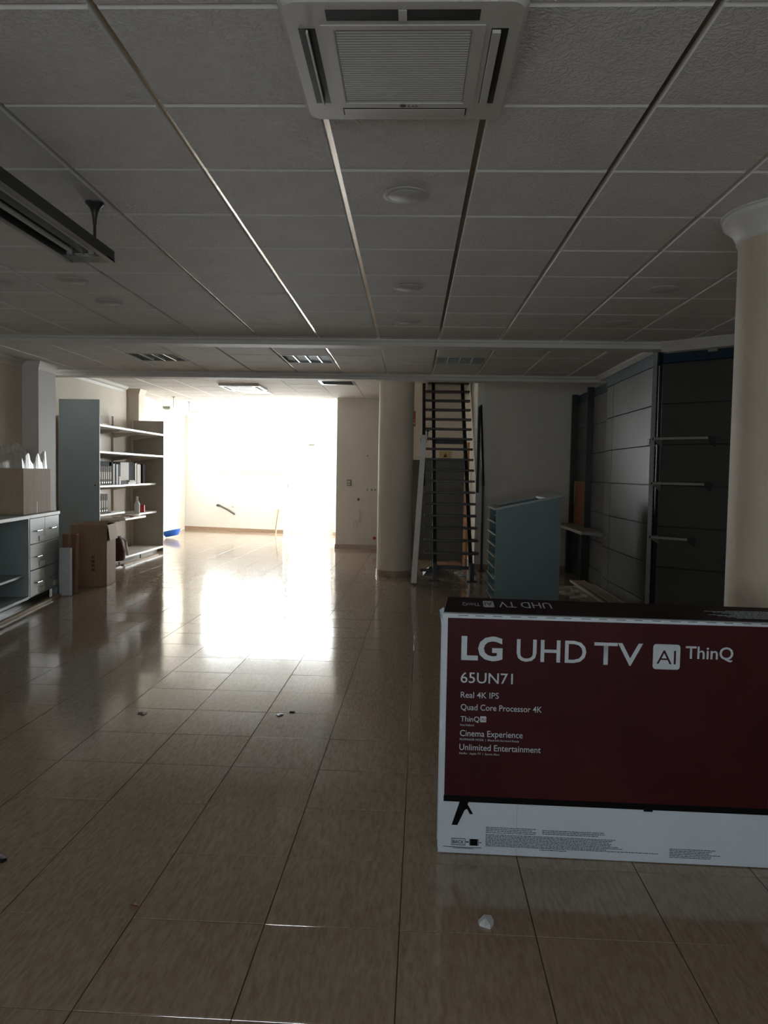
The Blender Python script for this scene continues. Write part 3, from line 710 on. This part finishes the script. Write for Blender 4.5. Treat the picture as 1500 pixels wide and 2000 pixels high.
build('flap', MB().hexa([(-hx, 2 * hy, hz), (hx, 2 * hy, hz), (hx, 2 * hy - .005, hz), (-hx, 2 * hy - .005, hz), (-hx + .01, 2 * hy - .2, hz + .015), (hx - .01, 2 * hy - .2, hz + .015), (hx - .01, 2 * hy - .205, hz + .02), (-hx + .01, 2 * hy - .205, hz + .02)]), M['card'], tc, False)
mk = MB()
for k in range(4): mk.box(.035, .075, -.001, 0, .20 + k * .055, .235 + k * .055)
build('printed_mark', mk, M['inkbrown'], tc, False)

# ------------------------------------------------------------------ shelving unit along the left wall
su = thing('shelving_unit', 'tall open shelving unit with white shelves and side panels along the left wall', 'shelving unit', (-4.9, 12.67, 0))
build('side_panel', MB().bbox(-5.2, -4.595, 11.19, 11.215, 0, 2.525, .002), M['shelfsideblue'], su)
build('screw_cap', MB().tube([(-4.66, 11.188, 1.265), (-4.66, 11.192, 1.265)], .012, 10), M['black'], su)
build('side_panel', MB().bbox(-5.22, -4.6, 14.13, 14.155, 0, 2.41, .002), M['shelfside'], su)
build('back_panel', MB().box(-5.215, -5.2, 11.2, 14.13, .08, 2.28), M['shelfcream'], su)
ys = (11.215, 12.225, 13.2, 14.13)
for y in ys:
    up = MB().box(-5.2, -5.165, y - .02, y + .02, 0, 2.42)
    for k in range(40): up.box(-5.1652, -5.164, y - .012, y - .006, .15 + k * .055, .175 + k * .055).box(-5.1652, -5.164, y + .006, y + .012, .15 + k * .055, .175 + k * .055)
    build('upright', up, M['shelfcream'], su)
for z, xs in ((2.17, (-4.6, -4.6, -4.6)), (1.775, (-4.6, -4.6, -4.6)), (1.265, (-4.6, -4.70, -4.74)), (None, (-4.6, -4.6, -4.72)), (.10, (-4.62, -4.6, -4.6))):
    for k in range(3):
        zz = z if z is not None else (.835, .715, .75)[k]
        if z == .10 and k == 0: zz = .07
        s = build('shelf', MB().bbox(-5.163, xs[k], ys[k] + .004, ys[k + 1] - .004, zz - .034, zz, .003), M['shelfwhite'], su)
        if zz > .3:
            for y in (ys[k] + .03, ys[k + 1] - .03):
                build('bracket', MB().prism([(-5.163, y - .002, zz - .036), (xs[k] + .0 - .1, y - .002, zz - .036), (xs[k] - .1, y - .002, zz - .05), (-5.163, y - .002, zz - .12)], (0, .004, 0)), M['shelfcream'], s)
        else:
            build('kick_board', MB().box(-4.72, -4.70, ys[k] + .03, ys[k + 1] - .03, .002, zz - .034), M['shelfside'], s)
# binders and books
def binder(label, x, y, z, w, h, d, m, spine, group, name='binder', kind='binder'):
    t = thing(name, label, kind, (x, y, z), 0, group)
    build('cover', MB().bbox(-d, 0, -w / 2, w / 2, 0.0005, h, .002), m, t, False)
    if spine: build('spine_label', MB().box(.0, .0008, -w * .32, w * .32, h * .3, h * .68), M['beige'], t, False)
    if spine: build('finger_ring', MB().tube([(.0, 0, h * .13), (.002, 0, h * .13)], .011, 10), M['alu'], t, False)
    return t
z3 = 1.266
G1 = 'binders on the middle shelf, near bay'
y = 11.245
order = ['one', 'two', 'three', 'four', 'five', 'six', 'seven']
nearpos = ['first', 'second', 'third', 'fourth', 'fifth', 'sixth', 'seventh', 'eighth', 'ninth', 'tenth']
for k in range(7):
    binder('%s grey marbled binder from the near end of the middle shelf' % nearpos[k], -4.66, y + .04, z3, .075, .29, .27, M['binder_grey'], True, G1)
    y += .082
binder('black folder lying flat on top of the grey marbled binders', -4.66, 11.49, z3 + .2905, .46, .07, .27, M['binder_black'], False, None, 'flat_folder', 'folder')
for k, (m, h) in enumerate((('binder_black', .35), ('paper', .33), ('binder_black', .35), ('paper', .32))):
    binder(('black tall binder next to the grey marbled row', 'white tall binder between two black binders on the middle shelf', 'black tall binder between two white binders on the middle shelf', 'white tall binder at the end of the near row')[k], -4.66, y + .03, z3, .058, h, .26, M[m], False, G1)
    y += .064
tag(build('small_box', MB().bbox(-4.76, -4.66, 12.13, 12.2, z3, z3 + .13, .003), M['paper']), 'small white box beside the tall binders on the middle shelf', 'box')
# middle bay
tag(build('storage_case', MB().bbox(-5.0, -4.78, 12.27, 12.5, z3, z3 + .33, .004), M['navy']), 'dark blue upright case in the middle bay of the shelving', 'case')
tag(build('beige_folder', MB().bbox(-5.0, -4.79, 12.52, 12.9, z3, z3 + .36, .003), M['beige']), 'wide beige file box in the middle bay of the shelving', 'file box')
tag(build('book_stack', MB().bbox(-4.775, -4.72, 12.28, 12.62, z3, z3 + .055, .003), M['navy']), 'dark book lying flat before the blue case', 'book')
tag(build('magazine', MB().bbox(-4.785, -4.71, 12.66, 13.0, z3, z3 + .03, .002), M['paper']), 'white magazine lying flat before the beige file box', 'magazine')
tag(build('magazine', MB().bbox(-4.785, -4.72, 12.74, 12.98, z3 + .0305, z3 + .06, .002), M['beige']), 'beige magazine lying on top of the white magazine', 'magazine')
y = 12.94
for k, (m, wd, h) in enumerate((('binder_black', .13, .37), ('binder_black', .05, .36), ('paper', .05, .35), ('binder_grey', .05, .36), ('paper', .05, .33), ('beige', .05, .34), ('paper', .04, .33))):
    if y < 13.2 < y + wd + .02: y = 13.225
    lb = ('thick black binder at the far end of the middle bay', 'slim black binder next to the thick black one', 'slim white binder first of the far row', 'grey marbled binder between white binders in the far row', 'slim white binder between grey and beige binders in the far row', 'slim beige binder in the far row', 'slimmest white binder in the far row')[k]
    binder(lb, -4.80, y + wd / 2, z3, wd, h, .25, M[m], False, 'binders in the far row of the middle shelf'); y += wd + .006
binder('thick black binder closing the far row of the middle shelf', -4.80, 13.66, z3, .12, .34, .25, M['binder_black'], False, 'binders in the far row of the middle shelf')
z4 = .836
y = 11.25
for k in range(5):
    binder('%s grey marbled binder from the near end of the lower shelf' % nearpos[k], -4.66, y + .04, z4, .075, .29, .27, M['binder_grey'], True, 'binders on the lower shelf'); y += .083
tag(build('paper_sheet', MB().bbox(-4.9, -4.63, 11.72, 12.08, z4, z4 + .012, .002), M['paper']), 'loose white papers lying on the lower shelf beside the binders', 'papers')
bt = thing('bottle', 'clear glass bottle on the lower shelf of the shelving unit', 'bottle', (-4.80, 13.32, .751))
build('bottle_body', MB().lathe([(.045, 0), (.048, .01), (.048, .14), (.042, .17), (.02, .21), (.016, .25), (.018, .26)], (0, 0), 20), M['whitecard'], bt, False, True)
build('cap', MB().lathe([(.019, .26), (.019, .285)], (0, 0), 16), M['paper'], bt, False)
mg = thing('mug', 'small red mug beside the bottle on the lower shelf', 'mug', (-4.80, 13.55, .751))
build('mug_body', MB().lathe([(.05, 0), (.055, .005), (.055, .13), (.05, .13), (.048, .02)], (0, 0), 24), M['red'], mg, False, True)
build('mug_handle', MB().tube([(0, .05, .1), (0, .085, .095), (0, .09, .06), (0, .05, .03)], .008, 8), M['red'], mg, False)
for k, (x, yy, m, w_, l_) in enumerate(((-4.75, 12.45, 'beige', .2, .3), (-4.72, 12.75, 'cardred', .22, .3), (-4.78, 12.98, 'paper', .2, .26))):
    tag(build('leaflet', MB().bbox(x - w_ / 2, x + w_ / 2, yy - l_ / 2 + .02, yy + l_ / 2 - .02, .716, .728 + k * .004, .002), M[m]), ('beige leaflet on the lower middle shelf', 'red-brown leaflet pile on the lower middle shelf', 'white leaflet on the lower middle shelf')[k], 'leaflet')
tag(build('small_box', MB().bbox(-4.72, -4.64, 11.32, 11.42, 2.171, 2.30, .003), M['beige']), 'small beige box alone on the top shelf of the shelving', 'box')
# maroon bag and floor strip
rb = MB(); n = 14
prof = [(.02, .0), (.16, .0), (.19, .06), (.18, .15), (.14, .26), (.09, .34), (.03, .38)]
rnd = random.Random(9); pts = []; F = []
for r, z in prof:
    for k in range(n):
        q = r * rnd.uniform(.86, 1.1); pts.append((-4.63 + q * .75 * math.cos(2 * math.pi * k / n), 11.93 + q * math.sin(2 * math.pi * k / n) + z * .1, .072 + z))
for i in range(len(prof) - 1):
    for k in range(n): F.append((i * n + k, i * n + (k + 1) % n, (i + 1) * n + (k + 1) % n, (i + 1) * n + k))
F += [tuple(range(n))[::-1], tuple(range(len(pts) - n, len(pts)))]
sb = thing('shoulder_bag', 'slumped maroon cloth bag on the bottom shelf of the shelving', 'bag', (-4.63, 11.93, .072))
build('bag_body', MB().poly(pts, F), M['maroon'], sb, True, True)
build('strap', MB().tube([(-4.6, 12.0, .44), (-4.56, 12.12, .38), (-4.55, 12.16, .24), (-4.53, 12.14, .13)], .02, 8), M['paper'], sb, True, True)
tag(build('floor_strip', MB().bar((-4.52, 11.9, .01), (-4.50, 13.5, .01), .05, .02), M['wood']), 'long pale strip lying on the floor before the shelving unit', 'strip')
# blue basin
bs = thing('basin', 'blue plastic basin standing tilted on the floor beyond the shelving', 'basin', (-5.30, 16.9, 0))
Q = Matrix.Translation((0, 0, .045)) @ Matrix.Rotation(R(-12), 4, 'Y')
mb = MB().lathe([(.14, 0), (.18, .06), (.21, .12), (.23, .125), (.23, .132), (.205, .132), (.17, .06), (.13, .012)], (0, 0), 32); mb.v = [tuple(Q @ Vector(v)) for v in mb.v]
build('basin_body', mb, M['blue'], bs, False, True)

# ------------------------------------------------------------------ fittings on the far wall and the partition
pw = lambda t, o, z: WM @ Vector((t, o, z))
pp = thing('waste_pipe', 'short dark waste pipe jutting diagonally from the far white wall', 'pipe', pw(1.2, -.05, .45))
build('pipe_tube', MB().tube([pw(1.06, -.06, .63), pw(1.3, -.08, .535), pw(1.5, -.10, .43)], .024, 12), M['pipe'], pp, True, True)
build('elbow', MB().tube([pw(.985, -.001, .64), pw(.985, -.05, .64), pw(1.06, -.06, .63)], .03, 12), M['pipe'], pp, True, True)
build('valve', MB().tube([pw(1.4, -.001, .61), pw(1.4, -.035, .61)], .022, 12), M['alu'], pp)
tag(build('wooden_stick', MB().bar(pw(2.64, -.12, .0), pw(2.675, -.012, .585), .032, .03), M['wood']), 'short wooden stick leaning against the far wall by the glass door', 'stick')
def pbox(x0, x1, z0, z1, d, m, nm, lb, cat, top=True):
    t = thing(nm, lb, cat, ((x0 + x1) / 2, 15.33, z0)); build('plate', MB().bbox(x0, x1, 15.33 - d, 15.33, z0, z1, .003), m, t); return t
th = pbox(-1.285, -1.2, 1.255, 1.38, .018, M['green'], 'thermostat', 'small square thermostat with pale display on the partition wall', 'thermostat')
build('display', MB().box(-1.27, -1.225, 15.309, 15.312, 1.325, 1.36).box(-1.27, -1.225, 15.309, 15.312, 1.275, 1.30), M['paper'], th)
s1 = pbox(-.90, -.86, 1.145, 1.22, .012, M['plastic'], 'wall_socket', 'narrow single socket plate on the partition wall', 'socket')
build('socket_hole', MB().box(-.887, -.873, 15.316, 15.319, 1.17, 1.195), M['inkbrown'], s1)
s2 = pbox(-.82, -.60, 1.155, 1.215, .012, M['plastic'], 'wall_socket', 'wide multiple socket plate next to the round column', 'socket')
for x in (-.79, -.72, -.65): build('socket_hole', MB().box(x - .012, x + .012, 15.316, 15.319, 1.172, 1.196), M['inkbrown'], s2)
tag(build('pipe_stub', MB().tube([(-1.053, 15.33, .994), (-1.053, 15.29, .985)], .022, 14), M['pipe']), 'short round pipe stub below the thermostat on the partition', 'pipe')
tag(build('wall_hook', MB().tube([(-.883, 15.33, 1.864), (-.883, 15.312, 1.86)], .012, 10), M['inkbrown']), 'small dark hook high on the partition wall', 'hook')
cdct = thing('cable', 'white cable duct with a coiled cable on the partition wall', 'cable', (-1.04, 15.32, .5))
build('duct', MB().bbox(-1.045, -1.015, 15.312, 15.33, .51, .78, .002), M['plastic'], cdct)
build('coil', MB().tube([(-1.03 - .002, 15.315, .62), (-1.05, 15.30, .54), (-1.10, 15.295, .57), (-1.14, 15.295, .52), (-1.145, 15.295, .42), (-1.11, 15.295, .36), (-1.075, 15.295, .42), (-1.08, 15.295, .53), (-1.11, 15.293, .55)], .008, 8), M['plastic'], cdct, True, True)
tag(build('red_valve', MB().lathe([(.012, 0), (.035, .012), (.03, .04), (.01, .055)], (0, 0), 12), M['red']), 'small red valve low on the partition wall beside the column', 'valve').location = (-.72, 15.295, .2)
sgn = thing('wall_sign', 'red fire sign on the wall between the round column and the stairs', 'sign', (.01, 15.32, 2.45))
build('plate', MB().bbox(-.09, .055, 15.322, 15.33, 2.59, 2.76, .002), M['red'], sgn)
build('plate', MB().bbox(-.09, .055, 15.322, 15.33, 2.46, 2.575, .002), M['red'], sgn)
build('symbol', MB().box(-.02, .04, 15.32, 15.322, 2.50, 2.54), M['paper'], sgn)
wsn = thing('warning_sign', 'small pale yellow warning sign with a triangle behind the stairs', 'sign', (.66, 15.32, 1.84))
build('plate', MB().bbox(.54, .78, 15.322, 15.33, 1.83, 1.98, .002), M['yellow'], wsn)
build('triangle', MB().prism([(.62, 15.321, 1.86), (.70, 15.321, 1.86), (.66, 15.321, 1.94)], (0, .001, 0)), M['ink'], wsn)
wd = struct('door_2', MB().bbox(1.005, 1.03, 13.95, 14.95, 0, 2.02, .003), M['doorwood'])
build('door_frame', MB().box(.99, 1.03, 13.87, 13.95, 0, 2.1).box(.99, 1.03, 14.95, 15.03, 0, 2.1).box(.99, 1.03, 13.95, 14.95, 2.02, 2.1), M['doorwood'], wd)

# ------------------------------------------------------------------ staircase
st = thing('staircase', 'steep open-riser staircase with dark treads and black steel stringers', 'staircase', (.6, 11.0, 0))
r_, g_, z0, Y0 = .175, .1667, .379, 11.256
for k in range(18):
    zz, yy = z0 + r_ * k, Y0 + g_ * k
    t = build('tread', MB().bbox(.205, 1.0, yy - .02, yy + .20, zz - .035, zz, .004), M['tread'], st)
    for x in (.36, .88):
        build('tread_bracket', MB().prism([(x - .02, yy + .01, zz - .036), (x - .02, yy + .17, zz - .036), (x - .02, yy + .06, zz - .12)], (.04, 0, 0)), M['iron'], t)
sl = Vector((0, g_, r_)).normalized()
for x in (.36, .88):
    a = Vector((x, Y0 + .08 - .379 * g_ / r_, .0)); a.z = .03
    b = Vector((x, Y0 + .08 + g_ * 18.2, z0 + r_ * 18.2)) - Vector((0, 0, .07))
    build('stringer', MB().bar(a + Vector((0, .02, 0)), b, .055, .10), M['iron'], st)
    build('foot', MB().bbox(x - .028, x + .028, 10.86, 10.95, 0, .26, .002), M['iron'], st)
    build('base_plate', MB().bbox(x - .07, x + .07, 10.84, 10.98, 0, .012, .002), M['iron'], st)
build('crossbar', MB().bar((.36, 11.45, .13), (.88, 11.45, .13), .05, .05), M['iron'], st)
build('crossbar', MB().box(.36, .88, 13.0, 13.05, 2.03, 2.13), M['iron'], st)
build('handrail', MB().bar((.175, 11.16, 1.36), (.175, 13.5, 3.82), .05, .055), M['iron'], st)
build('newel_post', MB().bar((.175, 11.18, .1), (.175, 11.18, 1.38), .05, .05), M['iron'], st)
build('newel_bracket', MB().box(.15, .36, 11.16, 11.2, .1, .14), M['iron'], st)
# loose handrail leaning by the stairwell corner
lr = thing('loose_handrail', 'black iron handrail section leaning in the stairwell corner right of the stairs', 'handrail', (1.12, 12.2, 0))
build('post', MB().bar((1.13, 12.17, 0), (1.13, 12.22, 1.36), .036, .036), M['iron'], lr)
build('rail_bar', MB().bar((1.13, 12.22, 1.34), (1.075, 12.35, 2.63), .036, .04), M['iron'], lr)
build('rail_bar', MB().bar((1.06, 12.33, 2.6), (1.035, 12.10, 1.24), .04, .03), M['iron'], lr)
build('foot_plate', MB().bbox(1.08, 1.18, 12.11, 12.23, 0, .01, .002), M['iron'], lr)
# leaning white profile beside the stairs
lp = thing('leaning_profile', 'long white metal profile leaning beside the left edge of the stairs', 'profile', (.06, 10.55, 0))
a, b = Vector((.055, 10.50, .0)), Vector((.165, 11.10, 2.0))
build('profile_body', MB().bar(a + Vector((0, 0, .01)), b, .075, .17, (0, -1, .3)), M['white'], lp)
build('end_cap', MB().bar(b + (b - a).normalized() * .0, b + (b - a).normalized() * .05, .095, .19, (0, -1, .3)), M['trim'], lp)
build('end_pin', MB().tube([b + Vector((.05, 0, .05)), b + Vector((.055, .02, .15))], .008, 8).tube([b + Vector((.03, .02, .135)), b + Vector((.08, .02, .135))], .007, 8), M['iron'], lp)
# boards and scraps under the stairs
tag(build('grey_board', MB().bbox(.0, .925, 13.62, 13.65, 0, 1.766, .003), M['greyboard']), 'large dark grey board standing upright behind the stairs', 'board')
tag(build('grey_rail', MB().bbox(-.02, .15, 13.55, 13.62, 1.775, 1.80, .004).tube([(0.0, 13.58, 1.80), (.14, 13.58, 1.83)], .014, 8), M['shelfwhite']), 'short white rail resting on top of the grey board', 'rail')
tag(build('card_sheet', MB().bbox(.42, .86, 12.7, 13.2, .0, .02, .003), M['cardred']), 'flat reddish card sheet on the floor under the stairs', 'cardboard')
tag(build('rubble_heap', MB().poly([(.2, 11.45, 0), (.55, 11.4, 0), (.62, 12.0, 0), (.2, 12.1, 0), (.3, 11.62, .12), (.42, 11.7, .10)], [(0, 1, 5, 4), (1, 2, 5), (2, 3, 4, 5), (3, 0, 4), (3, 2, 1, 0)]), M['greyboard']), 'dark folded sheet heaped under the lowest stair tread', 'sheet')
def scrap(label, x, y, s, m, seed, h=.02, name='paper_scrap', cat='scrap'):
    q = random.Random(seed); n = 7
    top = [(x + s * math.cos(2 * math.pi * k / n) * q.uniform(.5, 1), y + s * 1.1 * math.sin(2 * math.pi * k / n) * q.uniform(.5, 1), .001 + h * q.uniform(.1, 1)) for k in range(n)]
    bot = [(p[0], p[1], .0005) for p in top]; c = (x, y, h * 1.1)
    mb = MB().poly(top + bot + [c], [(k, (k + 1) % n, 2 * n) for k in range(n)] + [(k + n, (k + 1) % n + n, (k + 1) % n, k) for k in range(n)] + [tuple(range(n, 2 * n))[::-1]])
    return tag(build(name, mb, m), label, cat)
scrap('crumpled white paper scrap on the floor before the right stair foot', .80, 11.55, .09, M['paper'], 1, .04)
scrap('torn white paper scrap on the floor under the staircase', .76, 11.85, .10, M['paper'], 2, .03)
scrap('brown scrap on the floor between the stair feet and the corner', .98, 11.75, .06, M['cardred'], 4, .03)
scrap('crumpled whitish scrap on the floor in front of the television carton', .278, 2.53, .033, M['whitecard'], 5, .02)
scrap('dark round plug lying on the floor at the left edge of the picture', -1.555, 2.83, .035, M['black'], 6, .02, 'floor_plug', 'plug')
scrap('torn brown card chip on the open floor left of centre', -1.637, 4.64, .045, M['inkbrown'], 8, .008)
scrap('dark flake on the floor in the reflection, the right one of a pair', -.72, 4.75, .02, M['ink'], 10, .008, 'floor_flake')
scrap('thin dark flake on the floor in the reflection, the left one of a pair', -.79, 4.69, .03, M['ink'], 11, .006, 'floor_flake')
scrap('small reddish flake beside a tile corner in the left foreground', -.93, 2.56, .02, M['cardred'], 12, .006, 'floor_flake')

# ------------------------------------------------------------------ display rack
rk = thing('display_rack', 'grey-teal display rack with narrow side shelves and a sloping open top', 'display rack', (1.33, 9.2, 0))
xa, xb, ya, yb_, zl, zr = .975, 1.705, 8.8, 9.6, 1.122, 1.285
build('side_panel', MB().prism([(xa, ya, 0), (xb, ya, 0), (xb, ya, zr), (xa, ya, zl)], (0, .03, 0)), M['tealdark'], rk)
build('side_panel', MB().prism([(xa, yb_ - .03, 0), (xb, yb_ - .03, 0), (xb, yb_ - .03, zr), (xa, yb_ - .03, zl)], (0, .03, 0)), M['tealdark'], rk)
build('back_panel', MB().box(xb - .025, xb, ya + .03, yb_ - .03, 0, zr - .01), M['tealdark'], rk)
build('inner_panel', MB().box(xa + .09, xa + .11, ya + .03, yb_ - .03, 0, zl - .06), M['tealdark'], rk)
sl_ = (zr - zl) / (xb - xa); zt = lambda x: zl + (x - xa) * sl_
rim = MB()
for x0, x1, y0, y1 in ((xa - .02, xb + .02, ya - .008, ya + .05), (xa - .02, xb + .02, yb_ - .05, yb_ + .008), (xa - .02, xa + .05, ya + .05, yb_ - .05), (xb - .17, xb + .02, ya + .05, yb_ - .05)):
    rim.hexa([(x0, y0, zt(x0) - .002), (x1, y0, zt(x1) - .002), (x1, y1, zt(x1) - .002), (x0, y1, zt(x0) - .002), (x0, y0, zt(x0) + .022), (x1, y0, zt(x1) + .022), (x1, y1, zt(x1) + .022), (x0, y1, zt(x0) + .022)])
build('top_rim', rim, M['teal'], rk)
build('tray_floor', MB().hexa([(xa + .05, ya + .03, zt(xa) - .09), (xb - .17, ya + .03, zt(xb - .17) - .09), (xb - .17, yb_ - .03, zt(xb - .17) - .09), (xa + .05, yb_ - .03, zt(xa) - .09), (xa + .05, ya + .03, zt(xa) - .08), (xb - .17, ya + .03, zt(xb - .17) - .08), (xb - .17, yb_ - .03, zt(xb - .17) - .08), (xa + .05, yb_ - .03, zt(xa) - .08)]), M['steel'], rk)
for z in (.963, .829, .700, .576, .453, .323, .194, .07):
    build('slat_shelf', MB().hexa([(xa - .02, ya + .03, z), (xa + .09, ya + .03, z - .045), (xa + .09, yb_ - .03, z - .045), (xa - .02, yb_ - .03, z), (xa - .02, ya + .03, z + .02), (xa + .09, ya + .03, z - .03), (xa + .09, yb_ - .03, z - .03), (xa - .02, yb_ - .03, z + .02)]), M['lightlam'], rk)

# ------------------------------------------------------------------ dark shelving along the right wall
ZL = [.23, .632, 1.037, 1.444, 1.851, 2.257, 2.66]
def panel_row(parent, P0, P1, th, m, zs, gap=.006, name='back_board'):
    # boards stacked between floor points P0 -> P1
    d = (Vector(P1) - Vector(P0)); L_ = d.length; ang = math.atan2(d.y, d.x)
    for z0_, z1_ in zip(zs[:-1], zs[1:]):
        Q = Matrix.Translation((P0[0], P0[1], 0)) @ Matrix.Rotation(ang, 4, 'Z')
        build(name, MB().bbox(0, L_, -th / 2, th / 2, z0_ + gap / 2, z1_ - gap / 2, .003, Q), m, parent)
def slotted(parent, x, y, ang, w_, d_, h, m):
    Q = Matrix.Translation((x, y, 0)) @ Matrix.Rotation(ang, 4, 'Z')
    mb = MB().bbox(-w_ / 2, w_ / 2, -d_ / 2, d_ / 2, 0, h, .002, Q)
    u = build('upright', mb, m, parent)
    sl = MB()
    for k in range(int(h / .05) - 2):
        sl.box(w_ / 2 - .004, w_ / 2 + .0006, -d_ / 2 - .0006, -d_ / 2 + .006, .06 + k * .05, .085 + k * .05, Q)
    tag(build('slot', sl, M['black'], u), kind='stuff')
    return u
zsn = [.0] + ZL
wa = thing('wall_shelving', 'charcoal panelled wall shelving bay, brighter panels nearest the corner post', 'wall shelving', (2.5, 9.0, 0))
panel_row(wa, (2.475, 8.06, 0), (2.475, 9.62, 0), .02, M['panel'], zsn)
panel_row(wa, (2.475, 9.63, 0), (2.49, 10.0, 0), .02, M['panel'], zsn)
build('fascia', MB().bbox(2.475, 2.50, 7.98, 10.02, 2.665, 2.80, .003), M['fascia'], wa)
slotted(wa, 2.455, 7.99, R(-15), .045, .04, 2.79, M['upright'])
build('frame_back', MB().box(2.5, 2.73, 7.98, 10.0, 0.0, 2.66), M['steel'], wa)
build('clip', MB().bbox(2.44, 2.465, 8.04, 8.12, 1.86, 1.92, .003), M['steel'], wa)
wf = thing('wall_shelving', 'dim charcoal wall shelving bays with two square posts beside the far wall', 'wall shelving', (2.6, 11.3, 0))
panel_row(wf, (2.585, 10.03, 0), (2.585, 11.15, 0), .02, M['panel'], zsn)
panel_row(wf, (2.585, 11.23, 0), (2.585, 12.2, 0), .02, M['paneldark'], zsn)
build('fascia', MB().bbox(2.58, 2.60, 10.03, 12.26, 2.665, 2.78, .003), M['fascia'], wf)
build('frame_back', MB().box(2.6, 2.73, 10.02, 12.3, 0, 2.66), M['steel'], wf)
for y in (11.19, 12.24):
    slotted(wf, 2.54, y, R(90), .06, .09, 2.80, M['steel'])
    build('foot', MB().bbox(2.46, 2.5, y - .035, y + .035, 0, .7, .003), M['steel'], wf)
# shelf with bracket left on the far bays
shf = build('shelf', MB().hexa([(2.24, 10.1, .765), (2.57, 10.1, .765), (2.57, 12.18, .765), (2.24, 12.18, .765), (2.24, 10.1, .79), (2.57, 10.1, .79), (2.57, 12.18, .79), (2.24, 12.18, .79)]), M['shelfside'], wf)
build('shelf_bracket', MB().prism([(2.23, 10.075, .80), (2.575, 10.075, .80), (2.575, 10.075, .67), (2.54, 10.075, .73), (2.40, 10.075, .752), (2.23, 10.075, .765)], (0, .02, 0)), M['bracket'], shf)
build('shelf_edge', MB().bbox(2.225, 2.24, 10.1, 12.18, .76, .80, .002), M['bracket'], shf)
ob = thing('orange_board', 'orange-brown board standing on the shelf of the dim wall bays', 'board', (2.53, 11.65, .7905))
build('board_face', MB().bbox(-.012, .0, -.36, .36, 0, .66, .002), M['orangeboard'], ob, False)
build('paper_note', MB().prism([(-.0132, .30, .34), (-.0132, .36, .30), (-.0132, .36, .655), (-.0132, .25, .655)], (-.001, 0, 0)), M['beige'], ob, False)
# oblique bay
AA, AB = Vector((2.50, 7.872, 0)), Vector((3.62, 6.91, 0))
ua = (AB - AA).normalized(); na = Vector((ua.y, -ua.x, 0))
wo = thing('wall_shelving', 'dark oblique wall shelving with navy fascia and loose brackets behind the front column', 'wall shelving', (3.0, 7.4, 0))
AA2 = AA + ua * .0; AB2 = AB
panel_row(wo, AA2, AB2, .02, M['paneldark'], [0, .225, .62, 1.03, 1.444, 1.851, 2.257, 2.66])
QO = Matrix.Translation(AA) @ Matrix.Rotation(math.atan2(ua.y, ua.x), 4, 'Z')
build('fascia', MB().bbox(0, 1.45, .0, .03, 2.665, 2.79, .003, QO), M['fascia'], wo)
build('fascia_clip', MB().bbox(.44, .53, -.02, .0, 2.735, 2.765, .002, QO), M['bracket'], wo)
build('frame_back', MB().box(0.03, 1.46, .012, .05, 0, 2.66, QO), M['steel'], wo)
for zc, l in ((1.895, .52), (1.455, .50), (.92, .36)):
    bk = build('shelf_bracket', MB().prism([QO @ Vector(p) for p in ((.015, -.012, zc + .025), (.015, -.20, zc + .025), (.015, -.20, zc - .01), (.015, -.012, zc - .07))], ua * .006), M['bracket'], wo)
    build('bracket_pin', MB().tube([QO @ Vector((.0, -.185, zc + .008)), QO @ Vector((.03, -.185, zc + .008))], .012, 10), M['black'], bk)
    build('shelf_rail', MB().bar(QO @ Vector((.02, -.19, zc + .008)), QO @ Vector((.02 + l, -.19, zc + .008)), .016, .022), M['bracket'], wo)
    build('shelf_bracket', MB().prism([QO @ Vector(p) for p in ((.02 + l, -.012, zc + .025), (.02 + l, -.20, zc + .025), (.02 + l, -.20, zc - .01), (.02 + l, -.012, zc - .07))], ua * .006), M['paneldark'], wo)
# shelf boards and loose hardware on the floor
fl = [((2.10, 10.55, .0), (2.33, 8.75, .0), .30, 'pale shelf board lying lowest on the floor nearest the display rack'), ((2.36, 10.9, .032), (2.36, 9.0, .032), .20, 'pale shelf board lying on the lowest one before the dark bays'), ((2.37, 10.3, .064), (2.37, 8.7, .064), .17, 'pale shelf board on top of the floor pile against the dark bays')]
for a, b, w_, lb in fl:
    a, b = Vector(a), Vector(b)
    t = thing('shelf_board', lb, 'shelf board', ((a + b) / 2), 0, 'loose shelf boards on the floor')
    up = Vector((0, 0, .015))
    build('board', MB().bar(a + up, b + up, w_, .018), M['cardlight'], t)
    sd = (b - a).normalized().cross(Vector((0, 0, 1))) * (w_ / 2 - .006)
    for s in (-1, 1):
        build('edge', MB().bar(a + sd * s + Vector((0, 0, .016)), b + sd * s + Vector((0, 0, .016)), .012, .03), M['shelfcream'], t)
for k, (x, y, an, lb) in enumerate(((2.02, 10.1, 50, 'loose white shelf bracket on the lowest floor board, far one'), (2.07, 9.8, 65, 'loose white shelf bracket on the lowest floor board, middle one'), (2.06, 9.45, 40, 'loose white shelf bracket on the lowest floor board, near one'))):
    t = thing('loose_bracket', lb, 'bracket', (x, y, .0335), R(an), 'loose brackets on the floor boards')
    build('arm', MB().bbox(-.14, .14, -.012, .012, 0, .025, .002), M['shelfwhite'], t, False)
    build('hook', MB().box(.12, .14, -.05, .05, 0, .03), M['shelfwhite'], t, False)
